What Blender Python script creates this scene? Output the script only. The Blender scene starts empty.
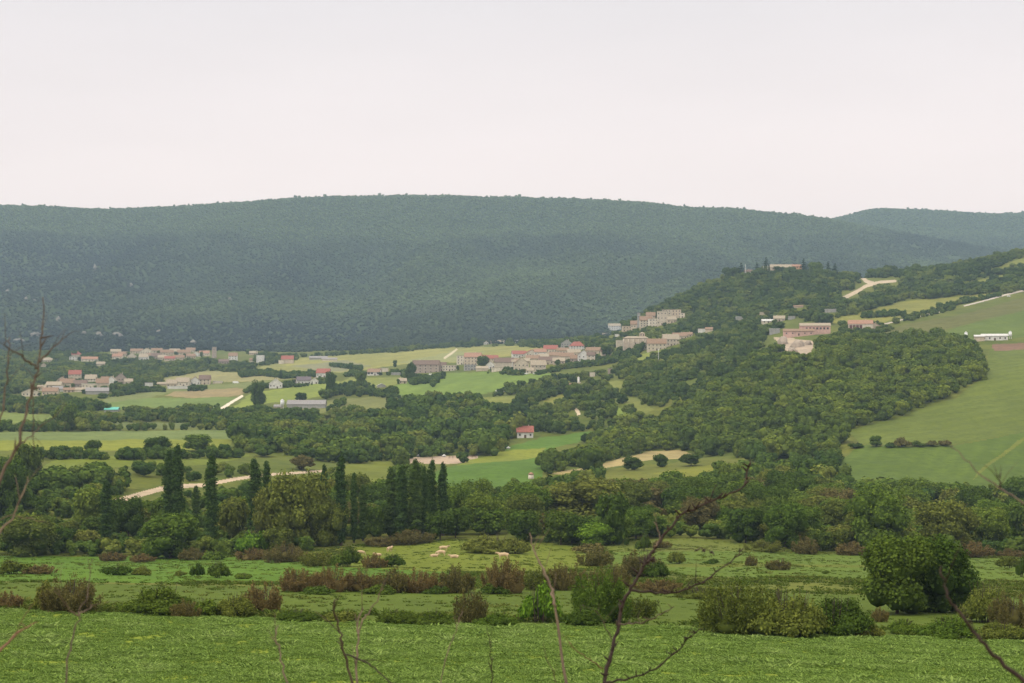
import bpy, math, random
import numpy as np
from mathutils import Vector
PI = math.pi
random.seed(7)
RNG = np.random.default_rng(11)
HAZE, SUNE, EXPO = 0.000086, 1.6, 0.0
scene = bpy.context.scene
COL = scene.collection

# ------------------------------------------------------------------ camera model
F, CX, CY, YH = 1575.0, 512.0, 341.5, 390.0
T = math.atan((YH - CY) / F)
CT, ST = math.cos(T), math.sin(T)

def z_at(Y, py):
    """height over the eye of a point at depth Y seen on picture row py"""
    v = (CY - np.asarray(py, float)) / F
    return Y * (v * CT + ST) / (CT - v * ST)

def project(x, y, z):
    dep = y * CT + z * ST
    return CX + F * x / dep, CY - F * (z * CT - y * ST) / dep

def ray(px, py):
    u = (px - CX) / F; v = (CY - py) / F
    return np.array([u, CT - v * ST, ST + v * CT])

# ------------------------------------------------------------------ noise
def _hash(ix, iy, s):
    h = (ix.astype(np.int64) * 374761393 + iy.astype(np.int64) * 668265263 + s * 982451653) & 0x7fffffff
    h = ((h ^ (h >> 13)) * 1274126177) & 0x7fffffff
    return ((h ^ (h >> 16)) & 0xffff) / 65535.0

def vnoise(x, y, s=0):
    ix = np.floor(x); iy = np.floor(y)
    fx = x - ix; fy = y - iy
    fx = fx * fx * (3 - 2 * fx); fy = fy * fy * (3 - 2 * fy)
    a = _hash(ix, iy, s); b = _hash(ix + 1, iy, s); c = _hash(ix, iy + 1, s); d = _hash(ix + 1, iy + 1, s)
    return (a * (1 - fx) + b * fx) * (1 - fy) + (c * (1 - fx) + d * fx) * fy - 0.5

def fbm(x, y, s=0, o=4):
    r = 0; a = 1.0
    for k in range(o):
        r = r + a * vnoise(x, y, s + k); x = x * 2.03 + 17.1; y = y * 2.03 - 9.7; a *= 0.5
    return r

# ------------------------------------------------------------------ terrain profile: depth of a layer, picture rows of the ground there
A9 = [0, 150, 300, 450, 600, 700, 800, 900, 1024]
LAYERS = [
 (-45, None, -1.2), (-6, None, -1.5), (2, None, -1.7), (8, None, -3.3), (30, None, -8.0), (60, None, -13.4),
 (92, (A9, [688] * 9)),
 (150, ([0, 200, 450, 600, 760, 1024], [612, 617, 624, 627, 633, 641])),
 (205, ([0, 200, 450, 600, 760, 1024], [590, 593, 597, 598, 605, 612])),
 (270, (A9, [575, 576, 579, 579, 577, 577, 579, 580, 581])),
 (350, (A9, [563, 564, 564, 560, 560, 560, 563, 565, 567])),
 (450, (A9, [556, 556, 549, 542, 543, 540, 549, 553, 556])),
 (600, (A9, [508, 508, 507, 511, 512, 510, 515, 522, 525])),
 (750, (A9, [466, 470, 478, 488, 487, 484, 485, 490, 494])),
 (950, (A9, [443, 445, 450, 464, 463, 458, 446, 436, 432])),
 (1150, (A9, [430, 432, 436, 440, 436, 420, 396, 384, 372])),
 (1350, (A9, [418, 420, 422, 418, 406, 384, 352, 350, 345])),
 (1600, (A9, [404, 404, 402, 395, 382, 358, 336, 330, 322])),
 (1800, (A9, [392, 392, 388, 382, 366, 344, 316, 312, 300])),
 (2050, (A9, [384, 384, 378, 370, 352, 322, 294, 296, 282])),
 (2350, ([0, 150, 300, 450, 560, 600, 640, 700, 740, 780, 860, 960, 1024], [372, 374, 368, 361, 349, 342, 320, 292, 279, 275, 280, 270, 253])),
 (2700, ([0, 150, 300, 450, 600, 700, 800, 900, 1024], [359, 360, 359, 353, 341, 312, 305, 305, 290])),
 (3000, (A9, [351, 351, 352, 346, 339, 325, 318, 318, 312])),
 (3500, (A9, [324, 325, 329, 327, 322, 310, 305, 300, 296])),
 (4200, (A9, [280, 280, 280, 275, 271, 268, 268, 270, 275])),
 (4900, (A9, [236, 237, 231, 228, 228, 234, 242, 252, 264])),
 (5400, ([0, 60, 100, 150, 250, 300, 370, 450, 540, 600, 650, 690, 740, 800, 830, 880, 940, 1024],
         [207, 208.5, 210.5, 209, 203, 199, 197, 197, 199, 201, 204, 208, 210, 217, 220, 229, 240, 254])),
 (5900, (A9, [222, 223, 213, 211, 215, 221, 231, 240, 252])),
 (6700, ([0, 300, 700, 800, 825, 845, 870, 885, 940, 1000, 1024, 1200], [232, 222, 224, 224, 221, 217, 210.5, 209.5, 212, 215, 214, 214])),
 (7500, (A9, [235, 232, 232, 232, 232, 232, 228, 226, 226])),
]
NPX = np.concatenate([np.linspace(-760, -12, 120), np.linspace(-8, 1032, 1180), np.linspace(1036, 1784, 120)])
U = (NPX - CX) / F
YS = [L[0] for L in LAYERS]
Zc = []
def gsm(a, sig):
    k = np.exp(-0.5 * (np.arange(-60, 61) / sig) ** 2); k /= k.sum()
    return np.convolve(np.pad(a, 60, mode='edge'), k, mode='valid')
for L in LAYERS:
    if L[1] is None:
        Zc.append(np.full(len(NPX), float(L[2]))); continue
    py = np.interp(NPX, L[1][0], L[1][1])
    py = gsm(py, 7 if L[0] in (5400, 6700) else (14 if L[0] == 2350 else 22))
    Zc.append(z_at(L[0], py))
Zc = np.array(Zc); YSa = np.array(YS, float)
def pchip(xs, Z, xq):
    h = np.diff(xs)[:, None]; d = np.diff(Z, axis=0) / h
    m = np.zeros_like(Z)
    w1 = 2 * h[1:] + h[:-1]; w2 = h[1:] + 2 * h[:-1]
    same = d[:-1] * d[1:] > 0
    with np.errstate(divide='ignore', invalid='ignore'):
        hm = (w1 + w2) / (w1 / d[:-1] + w2 / d[1:])
    m[1:-1] = np.where(same, hm, 0); m[0] = d[0]; m[-1] = d[-1]
    i = np.clip(np.searchsorted(xs, xq, side='right') - 1, 0, len(xs) - 2)
    hh = (xs[i + 1] - xs[i])[:, None]; t = ((xq - xs[i])[:, None]) / hh
    return ((2*t**3 - 3*t**2 + 1) * Z[i] + (t**3 - 2*t**2 + t) * hh * m[i] + (-2*t**3 + 3*t**2) * Z[i+1] + (t**3 - t**2) * hh * m[i+1])
rows = []
for k in range(len(YS) - 1):
    a, b = YS[k], YS[k + 1]
    if b <= 92: n = 10
    else:
        pa = project(U * a, a, Zc[k])[1] if a > 50 else np.array([700.]); pb = project(U * b, b, Zc[k + 1])[1]
        n = int(max(14, 1.25 * np.abs(np.median(pa) - pb)[150:1330].max()))
        n = min(n, 75)
    rows += list(np.linspace(a, b, n, endpoint=False)) if a < 60 else list(1 / np.linspace(1 / a, 1 / b, n, endpoint=False))
rows.append(YS[-1]); YR = np.array(rows)
Z = pchip(YSa, Zc, YR)
XX = U[None, :] * np.maximum(YR, 30)[:, None]; YY = np.repeat(YR[:, None], len(U), 1)
def amp(y, pts): return np.interp(y, [p[0] for p in pts], [p[1] for p in pts])
Z += fbm(XX / 14, YY / 14, 3, 3) * amp(YY, [(0, 0.0), (80, .25), (300, .3), (900, .8), (3000, .5), (9000, 0)])
Z += fbm(XX / 90, YY / 90, 9, 3) * amp(YY, [(150, 0), (400, .6), (700, 3), (1500, 4), (2300, 4), (2700, 1), (3000, 2), (3400, 14), (4500, 20), (5200, 7), (5400, 3), (9000, 3)])
rav = np.abs(fbm(XX / 420 + 3, YY / 900, 31, 4))
Z += -rav * amp(YY, [(2900, 0), (3500, 110), (4300, 170), (5000, 70), (5350, 2), (5500, 0)])
_lu = U; _ly = YR
def gz(x, y):
    x = np.asarray(x, float); y = np.asarray(y, float)
    u = x / np.maximum(y, 30)
    j = np.clip(np.searchsorted(_lu, u) - 1, 0, len(_lu) - 2); i = np.clip(np.searchsorted(_ly, y) - 1, 0, len(_ly) - 2)
    a = np.clip((u - _lu[j]) / (_lu[j + 1] - _lu[j]), 0, 1); b = np.clip((y - _ly[i]) / (_ly[i + 1] - _ly[i]), 0, 1)
    return (Z[i, j] * (1 - a) + Z[i, j + 1] * a) * (1 - b) + (Z[i + 1, j] * (1 - a) + Z[i + 1, j + 1] * a) * b
_march = np.concatenate([np.arange(70, 3200, 1.0), np.arange(3200, 9000, 6.0)])
def hit(px, py, ymin=70):
    """the ground point seen at a pixel of the photograph"""
    r = ray(px, py); ys = _march[_march >= ymin]; s = ys / r[1]
    g = gz(r[0] * s, ys); k = np.argmax(g >= r[2] * s)
    if g[k] < r[2] * s[k]: k = len(ys) - 1
    return float(r[0] * s[k]), float(ys[k]), float(g[k])

def crest(px, y0=1700, y1=2450):
    """the highest ground of the castle hill in that direction"""
    r = ray(px, 275); ys = np.arange(y0, y1, 3.0); xs = r[0] / r[1] * ys; g = gz(xs, ys); k = int(np.argmax(g / ys))
    return float(xs[k]), float(ys[k]), float(g[k])
def pip(px, py, poly):
    ins = np.zeros(np.shape(px), bool); n = len(poly)
    for i in range(n):
        x1, y1 = poly[i]; x2, y2 = poly[(i + 1) % n]
        if y1 == y2: continue
        c = ((y1 > py) != (y2 > py)) & (px < (x2 - x1) * (py - y1) / (y2 - y1) + x1)
        ins ^= c
    return ins
def strip(pts, w0, w1=None):
    """polygon along a polyline: a road w px thick"""
    w1 = w0 if w1 is None else w1; n = len(pts); up = []; dn = []
    for i, (x, y) in enumerate(pts):
        a = pts[max(i - 1, 0)]; b = pts[min(i + 1, n - 1)]
        dx, dy = b[0] - a[0], b[1] - a[1]; l = math.hypot(dx, dy) or 1
        w = (w0 + (w1 - w0) * i / (n - 1)) / 2
        up.append((x - dy / l * w, y + dx / l * w)); dn.append((x + dy / l * w, y - dx / l * w))
    return up + dn[::-1]

# ------------------------------------------------------------------ colours and materials
def lin(r, g, b, k=1.0):
    f = lambda c: ((c / 255 + 0.055) / 1.055) ** 2.4 if c > 10 else c / 255 / 12.92
    return (f(r) * k, f(g) * k, f(b) * k, 1.0)
def newmat(name):
    m = bpy.data.materials.new(name); m.use_nodes = True; nt = m.node_tree; nt.nodes.clear()
    out = nt.nodes.new('ShaderNodeOutputMaterial'); return m, nt, out
def N(nt, typ, **kw):
    n = nt.nodes.new(typ)
    for k, v in kw.items():
        if k.startswith('i_'):
            key = k[2:]; key = int(key) if key.isdigit() else key.replace('_', ' ')
            n.inputs[key].default_value = v
        else: setattr(n, k, v)
    return n
def mixc(nt, fac, a, b, blend='MIX'):
    m = nt.nodes.new('ShaderNodeMix'); m.data_type = 'RGBA'; m.blend_type = blend
    for sock, v in ((m.inputs[0], fac), (m.inputs[6], a), (m.inputs[7], b)):
        if hasattr(v, 'links') or isinstance(v, bpy.types.NodeSocket): nt.links.new(v, sock)
        else: sock.default_value = v
    return m.outputs[2]
def ramp(nt, src, p0, p1):
    r = nt.nodes.new('ShaderNodeMapRange'); nt.links.new(src, r.inputs[0]); r.inputs[1].default_value = p0; r.inputs[2].default_value = p1
    return r.outputs[0]
def noise(nt, co, scale, detail=4, rough=.55, stretch=None):
    n = N(nt, 'ShaderNodeTexNoise'); n.inputs['Scale'].default_value = scale; n.inputs['Detail'].default_value = detail; n.inputs['Roughness'].default_value = rough
    if stretch:
        mp = N(nt, 'ShaderNodeMapping'); mp.inputs['Scale'].default_value = stretch; mp.inputs['Rotation'].default_value = (0, 0, stretch[0] * .3)
        nt.links.new(co, mp.inputs[0]); co = mp.outputs[0]
    nt.links.new(co, n.inputs['Vector']); return n.outputs[0]
def soil_mat(name, c1, c2, c3=None, big=.02, small=1.0, rowdir=None, bump=.4):
    """ground cover: three tones mixed by large patches, small tufts and, if given, drill rows"""
    m, nt, out = newmat(name); co = N(nt, 'ShaderNodeTexCoord').outputs['Object']
    c3 = c3 or tuple(c * .6 for c in c1[:3]) + (1,)
    col = mixc(nt, ramp(nt, noise(nt, co, big, 5, .6, (1, .45, 1)), .38, .62), c1, c2)
    col = mixc(nt, ramp(nt, noise(nt, co, small, 4, .7), .45, .72), col, c3)
    md = N(nt, 'ShaderNodeMath', operation='MULTIPLY'); nt.links.new(ramp(nt, noise(nt, co, big * 3.7, 5, .65, (1, .3, 1)), .42, .62), md.inputs[0]); md.inputs[1].default_value = .4
    col = mixc(nt, md.outputs[0], col, c3)
    sp = N(nt, 'ShaderNodeMath', operation='MULTIPLY'); nt.links.new(ramp(nt, noise(nt, co, small * .13, 3, .6), .5, .7), sp.inputs[0]); sp.inputs[1].default_value = .55
    col = mixc(nt, sp.outputs[0], col, c2)
    if rowdir is not None:
        w = N(nt, 'ShaderNodeTexWave'); w.inputs['Scale'].default_value = rowdir[1]; w.inputs['Distortion'].default_value = 1.2; w.inputs['Detail'].default_value = 2
        mp = N(nt, 'ShaderNodeMapping'); mp.inputs['Rotation'].default_value = (0, 0, rowdir[0]); nt.links.new(co, mp.inputs[0]); nt.links.new(mp.outputs[0], w.inputs[0])
        mm = N(nt, 'ShaderNodeMath', operation='MULTIPLY'); nt.links.new(w.outputs[1], mm.inputs[0]); mm.inputs[1].default_value = .3
        col = mixc(nt, mm.outputs[0], col, c3)
    b = N(nt, 'ShaderNodeBsdfPrincipled'); nt.links.new(col, b.inputs['Base Color']); b.inputs['Roughness'].default_value = .95
    b.inputs['Specular IOR Level'].default_value = .15
    bp = N(nt, 'ShaderNodeBump'); bp.inputs['Strength'].default_value = bump; bp.inputs['Distance'].default_value = .5
    nt.links.new(noise(nt, co, small * .8, 5, .7), bp.inputs['Height']); nt.links.new(bp.outputs[0], b.inputs['Normal'])
    nt.links.new(b.outputs[0], out.inputs[0]); return m
def leaf_mat(name, c1, c2, c3, inst=False, trans=.22, lo=.58, hi=1.42):
    c1, c2, c3 = [(c[0] * 1.10, c[1] * 1.12, c[2] * .72, 1) for c in (c1, c2, c3)]
    """foliage: every plant its own mix of three greens, every leaf clump a little off it"""
    m, nt, out = newmat(name)
    if inst:
        rnd = N(nt, 'ShaderNodeAttribute', attribute_type='INSTANCER', attribute_name='tone').outputs['Fac']
    else: rnd = N(nt, 'ShaderNodeObjectInfo').outputs['Random']
    col = mixc(nt, ramp(nt, rnd, 0, .6), c1, c2); col = mixc(nt, ramp(nt, rnd, .6, 1), col, c3)
    at = N(nt, 'ShaderNodeAttribute', attribute_name='leaf').outputs['Fac']
    hs = N(nt, 'ShaderNodeHueSaturation'); nt.links.new(col, hs.inputs['Color'])
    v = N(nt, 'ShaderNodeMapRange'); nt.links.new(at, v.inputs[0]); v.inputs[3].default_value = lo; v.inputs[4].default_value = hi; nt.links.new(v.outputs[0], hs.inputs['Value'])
    h = N(nt, 'ShaderNodeMapRange'); nt.links.new(at, h.inputs[0]); h.inputs[3].default_value = .512; h.inputs[4].default_value = .492; nt.links.new(h.outputs[0], hs.inputs['Hue'])
    d = N(nt, 'ShaderNodeBsdfDiffuse'); t = N(nt, 'ShaderNodeBsdfTranslucent'); nt.links.new(hs.outputs[0], d.inputs[0]); nt.links.new(hs.outputs[0], t.inputs[0])
    ms = N(nt, 'ShaderNodeMixShader'); ms.inputs[0].default_value = trans; nt.links.new(d.outputs[0], ms.inputs[1]); nt.links.new(t.outputs[0], ms.inputs[2])
    nt.links.new(ms.outputs[0], out.inputs[0]); return m
def plain(name, c, rough=.85, var=.25, scale=.6, metal=0):
    m, nt, out = newmat(name); co = N(nt, 'ShaderNodeTexCoord').outputs['Object']
    c2 = tuple(x * (1 - var) for x in c[:3]) + (1,)
    col = mixc(nt, ramp(nt, noise(nt, co, scale, 5, .65), .4, .65), c, c2)
    b = N(nt, 'ShaderNodeBsdfPrincipled'); nt.links.new(col, b.inputs['Base Color']); b.inputs['Roughness'].default_value = rough; b.inputs['Metallic'].default_value = metal
    b.inputs['Specular IOR Level'].default_value = .25
    nt.links.new(b.outputs[0], out.inputs[0]); return m
def tiles(name, c):
    m, nt, out = newmat(name); co = N(nt, 'ShaderNodeTexCoord').outputs['Object']
    c2 = tuple(x * .62 for x in c[:3]) + (1,)
    col = mixc(nt, ramp(nt, noise(nt, co, .9, 6, .75), .38, .66), c, c2)
    w = N(nt, 'ShaderNodeTexWave', bands_direction='X'); w.inputs['Scale'].default_value = 1.4; nt.links.new(co, w.inputs[0])
    b = N(nt, 'ShaderNodeBsdfPrincipled'); nt.links.new(col, b.inputs['Base Color']); b.inputs['Roughness'].default_value = .9; b.inputs['Specular IOR Level'].default_value = .2
    bp = N(nt, 'ShaderNodeBump'); bp.inputs['Strength'].default_value = .5; bp.inputs['Distance'].default_value = .08; nt.links.new(w.outputs[1], bp.inputs['Height']); nt.links.new(bp.outputs[0], b.inputs['Normal'])
    nt.links.new(b.outputs[0], out.inputs[0]); return m

# ------------------------------------------------------------------ mesh helpers
def mesh_np(name, V, faces, mat=None, smooth=False, attr=None):
    """faces: list of (n,k) index arrays; attr: {name: per-face floats}"""
    me = bpy.data.meshes.new(name); V = np.asarray(V, np.float32)
    faces = [f for f in faces if len(f)]
    li = np.concatenate([f.ravel() for f in faces]).astype(np.int32)
    cnt = np.concatenate([np.full(len(f), f.shape[1]) for f in faces]).astype(np.int32)
    st = np.concatenate([[0], np.cumsum(cnt)[:-1]]).astype(np.int32)
    me.vertices.add(len(V)); me.vertices.foreach_set('co', V.ravel())
    me.loops.add(len(li)); me.loops.foreach_set('vertex_index', li)
    me.polygons.add(len(cnt)); me.polygons.foreach_set('loop_start', st); me.polygons.foreach_set('loop_total', cnt)
    if smooth: me.polygons.foreach_set('use_smooth', np.ones(len(cnt), bool))
    me.update(calc_edges=True)
    if attr:
        for k, v in attr.items():
            a = me.attributes.new(k, 'FLOAT', 'FACE'); a.data.foreach_set('value', np.asarray(v, np.float32))
    if mat: me.materials.append(mat)
    return me
def link(o, parent=None, **props):
    COL.objects.link(o)
    if parent is not None: o.parent = parent
    for k, v in props.items():
        if v: o[k] = v
    return o
def obj(name, me, parent=None, **props): return link(bpy.data.objects.new(name, me), parent, **props)
def empty(name, loc, label, category, group=None, rz=0, sc=None):
    o = bpy.data.objects.new(name, None); o.location = loc; o.rotation_euler = (0, 0, rz); o.empty_display_size = .5
    if sc: o.scale = sc
    return link(o, None, label=label, category=category, group=group)

class MB:
    """a small mesh collector: boxes, tubes and polygons"""
    def __init__(s): s.v = []; s.f = []
    def poly(s, pts, faces):
        b = len(s.v); s.v += [tuple(p) for p in pts]; s.f += [[b + i for i in f] for f in faces]; return s
    def box(s, x0, x1, y0, y1, z0, z1):
        return s.poly([(x0,y0,z0),(x1,y0,z0),(x1,y1,z0),(x0,y1,z0),(x0,y0,z1),(x1,y0,z1),(x1,y1,z1),(x0,y1,z1)],
                      [(3,2,1,0),(4,5,6,7),(0,1,5,4),(1,2,6,5),(2,3,7,6),(3,0,4,7)])
    def tube(s, pts, rad, n=6, jit=0):
        pts = [Vector(p) for p in pts]; b = len(s.v)
        for i, p in enumerate(pts):
            d = (pts[min(i + 1, len(pts) - 1)] - pts[max(i - 1, 0)]).normalized()
            a = d.cross(Vector((0.3, 0.2, 1)) if abs(d.z) < .95 else Vector((1, 0.2, 0))).normalized(); c = d.cross(a)
            r = rad[i] if isinstance(rad, (list, tuple)) else rad
            for k in range(n):
                q = 2 * PI * k / n; rr = r * (1 + random.uniform(-jit, jit)); s.v.append(tuple(p + a * math.cos(q) * rr + c * math.sin(q) * rr))
        for i in range(len(pts) - 1):
            for k in range(n):
                s.f.append([b + i * n + k, b + i * n + (k + 1) % n, b + (i + 1) * n + (k + 1) % n, b + (i + 1) * n + k])
        s.f.append([b + k for k in range(n)][::-1]); s.f.append([b + (len(pts) - 1) * n + k for k in range(n)]); return s
    def cyl(s, x, y, z0, z1, r0, r1=None, n=16): return s.tube([(x, y, z0), (x, y, z1)], [r0, r0 if r1 is None else r1], n)
    def mesh(s, name, mat, smooth=False):
        me = bpy.data.meshes.new(name); me.from_pydata(s.v, [], s.f); me.validate()
        if smooth: me.polygons.foreach_set('use_smooth', [True] * len(me.polygons))
        me.materials.append(mat); return me

def ico(sub):
    import bmesh
    bm = bmesh.new(); bmesh.ops.create_icosphere(bm, subdivisions=sub, radius=1)
    V = np.array([v.co[:] for v in bm.verts]); Fc = np.array([[v.index for v in f.verts] for f in bm.faces]); bm.free(); return V, Fc
ICO1, ICO2, ICO3 = ico(1), ico(2), ico(3)

def crown(rng, lobes, nleaf, size, core=ICO2, core_k=.66, up=.25, dens_noise=.28, mat=None, name='crown', out=.9):
    """lobes: (x,y,z,rx,ry,rz). A lumpy core under a shell of small tilted leaf-clump faces."""
    V = []; Fs = []; q = []; base = 0; at_t = []; at_q = []
    CV, CF = core
    vol = np.array([l[3] * l[5] + l[4] * l[5] for l in lobes]); vol = vol / vol.sum()
    for l, w in zip(lobes, vol):
        c = np.array(l[:3]); r = np.array(l[3:])
        if core_k > 0:
            n = fbm(CV[:, 0] * 2.2 + c[0], CV[:, 1] * 2.2 + CV[:, 2] * 1.7 + c[2], int(rng.integers(999)), 3)
            P = c + CV * r * (core_k + .45 * dens_noise * 2 * n)[:, None]
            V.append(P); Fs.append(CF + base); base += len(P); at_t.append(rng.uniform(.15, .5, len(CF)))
        k = max(4, int(nleaf * w))
        d = rng.normal(size=(k, 3)); d /= np.linalg.norm(d, axis=1)[:, None]
        low = d[:, 2] < -.35; d[low, 2] *= -rng.random(low.sum()); d /= np.linalg.norm(d, axis=1)[:, None]
        nn = fbm(d[:, 0] * 2.6 + c[0] * 3, d[:, 1] * 2.6 + d[:, 2] * 2.1 + c[1], int(rng.integers(999)), 3)
        rr = .88 + dens_noise * 1.5 * nn + rng.normal(0, .10, k) - .25 * rng.random(k) ** 3
        P = c + d * r * rr[:, None]
        nrm = d * out + rng.normal(0, .5, (k, 3)) + np.array([0, 0, up]); nrm /= np.linalg.norm(nrm, axis=1)[:, None]
        a = np.cross(nrm, rng.normal(size=(k, 3))); a /= np.linalg.norm(a, axis=1)[:, None] + 1e-9; b = np.cross(nrm, a)
        s = size * rng.uniform(.55, 1.25, k)[:, None]; e = rng.uniform(.55, 1, k)[:, None]
        lift = nrm * s * .3
        Q = np.stack([P - a * s, P - b * s * e + lift, P + a * s, P + b * s * e + lift], 1).reshape(-1, 3)
        V.append(Q); q.append(np.arange(k * 4).reshape(-1, 4) + base); base += k * 4
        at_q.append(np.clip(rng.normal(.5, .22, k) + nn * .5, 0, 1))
    fl = []; at = []
    if Fs: fl.append(np.concatenate(Fs)); at.append(np.concatenate(at_t))
    fl.append(np.concatenate(q)); at.append(np.concatenate(at_q))
    return mesh_np(name, np.concatenate(V), fl, mat, attr={'leaf': np.concatenate(at)})

def round_lobes(rng, R, H, n, base=.25, flat=1.0):
    """lobes filling a rounded crown of radius R, total height H, lowest leaves at base*H"""
    L = []; ch = H * (1 - base); cz = H * base + ch * .45
    L.append((0, 0, cz, R * .62, R * .6, ch * .46))
    for i in range(n):
        a = 2 * PI * i / n * 1.618 * 2 + rng.uniform(-.4, .4); t = rng.uniform(-.95, .95) if i > n // 4 else rng.uniform(.4, .8)
        rad = R * math.sqrt(max(0, 1 - t * t * .75)) * rng.uniform(.45, .72)
        s = rng.uniform(.26, .42)
        L.append((rad * math.cos(a), rad * math.sin(a), cz + t * ch * .38 * flat, R * s * 1.15, R * s * 1.15, ch * s * .75))
    return L
def trunk_mesh(rng, H, r, n_limb, spread, mat, top=.75):
    m = MB(); z = 0; pts = []; x = y = 0
    for i in range(6):
        pts.append((x, y, H * top * i / 5 - (.6 if i == 0 else 0))); x += rng.normal(0, .02 * H); y += rng.normal(0, .02 * H)
    m.tube(pts, [r * (1.25 if i == 0 else 1) * (1 - .16 * i) for i in range(6)], 7, .1)
    for i in range(n_limb):
        k = 2 + i % 3; a = rng.uniform(0, 2 * PI); p = Vector(pts[k])
        d = Vector((math.cos(a), math.sin(a), rng.uniform(.5, 1.1)))
        m.tube([p, p + d * spread * .35, p + d * spread * .65 + Vector((0, 0, spread * .12)), p + d * spread * .9 + Vector((0, 0, spread * .3))], [r * .5, r * .36, r * .22, r * .07], 5)
    return m.mesh('trunk', mat)

# ------------------------------------------------------------------ materials in use
BARK = plain('bark', (.09, .07, .055, 1), .95, .4, 3)
LEAF = {
 'dark': leaf_mat('leaves_dark', (.052, .088, .022, 1), (.066, .104, .026, 1), (.090, .126, .030, 1)),
 'mid': leaf_mat('leaves_mid', (.078, .128, .028, 1), (.102, .152, .034, 1), (.130, .172, .040, 1)),
 'olive': leaf_mat('leaves_olive', (.100, .125, .036, 1), (.128, .148, .044, 1), (.150, .160, .052, 1)),
 'bright': leaf_mat('leaves_bright', (.095, .185, .030, 1), (.125, .220, .034, 1), (.150, .240, .040, 1)),
 'brown': leaf_mat('leaves_brown', (.118, .108, .056, 1), (.140, .118, .062, 1), (.124, .124, .054, 1)),
 'rust': leaf_mat('leaves_rust', (.150, .112, .066, 1), (.172, .122, .074, 1), (.138, .118, .060, 1)),
 'poplar': leaf_mat('leaves_poplar', (.044, .080, .030, 1), (.056, .096, .034, 1), (.072, .114, .038, 1)),
 'conifer': leaf_mat('leaves_conifer', (.022, .048, .024, 1), (.028, .055, .026, 1), (.035, .060, .028, 1)),
}
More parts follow.
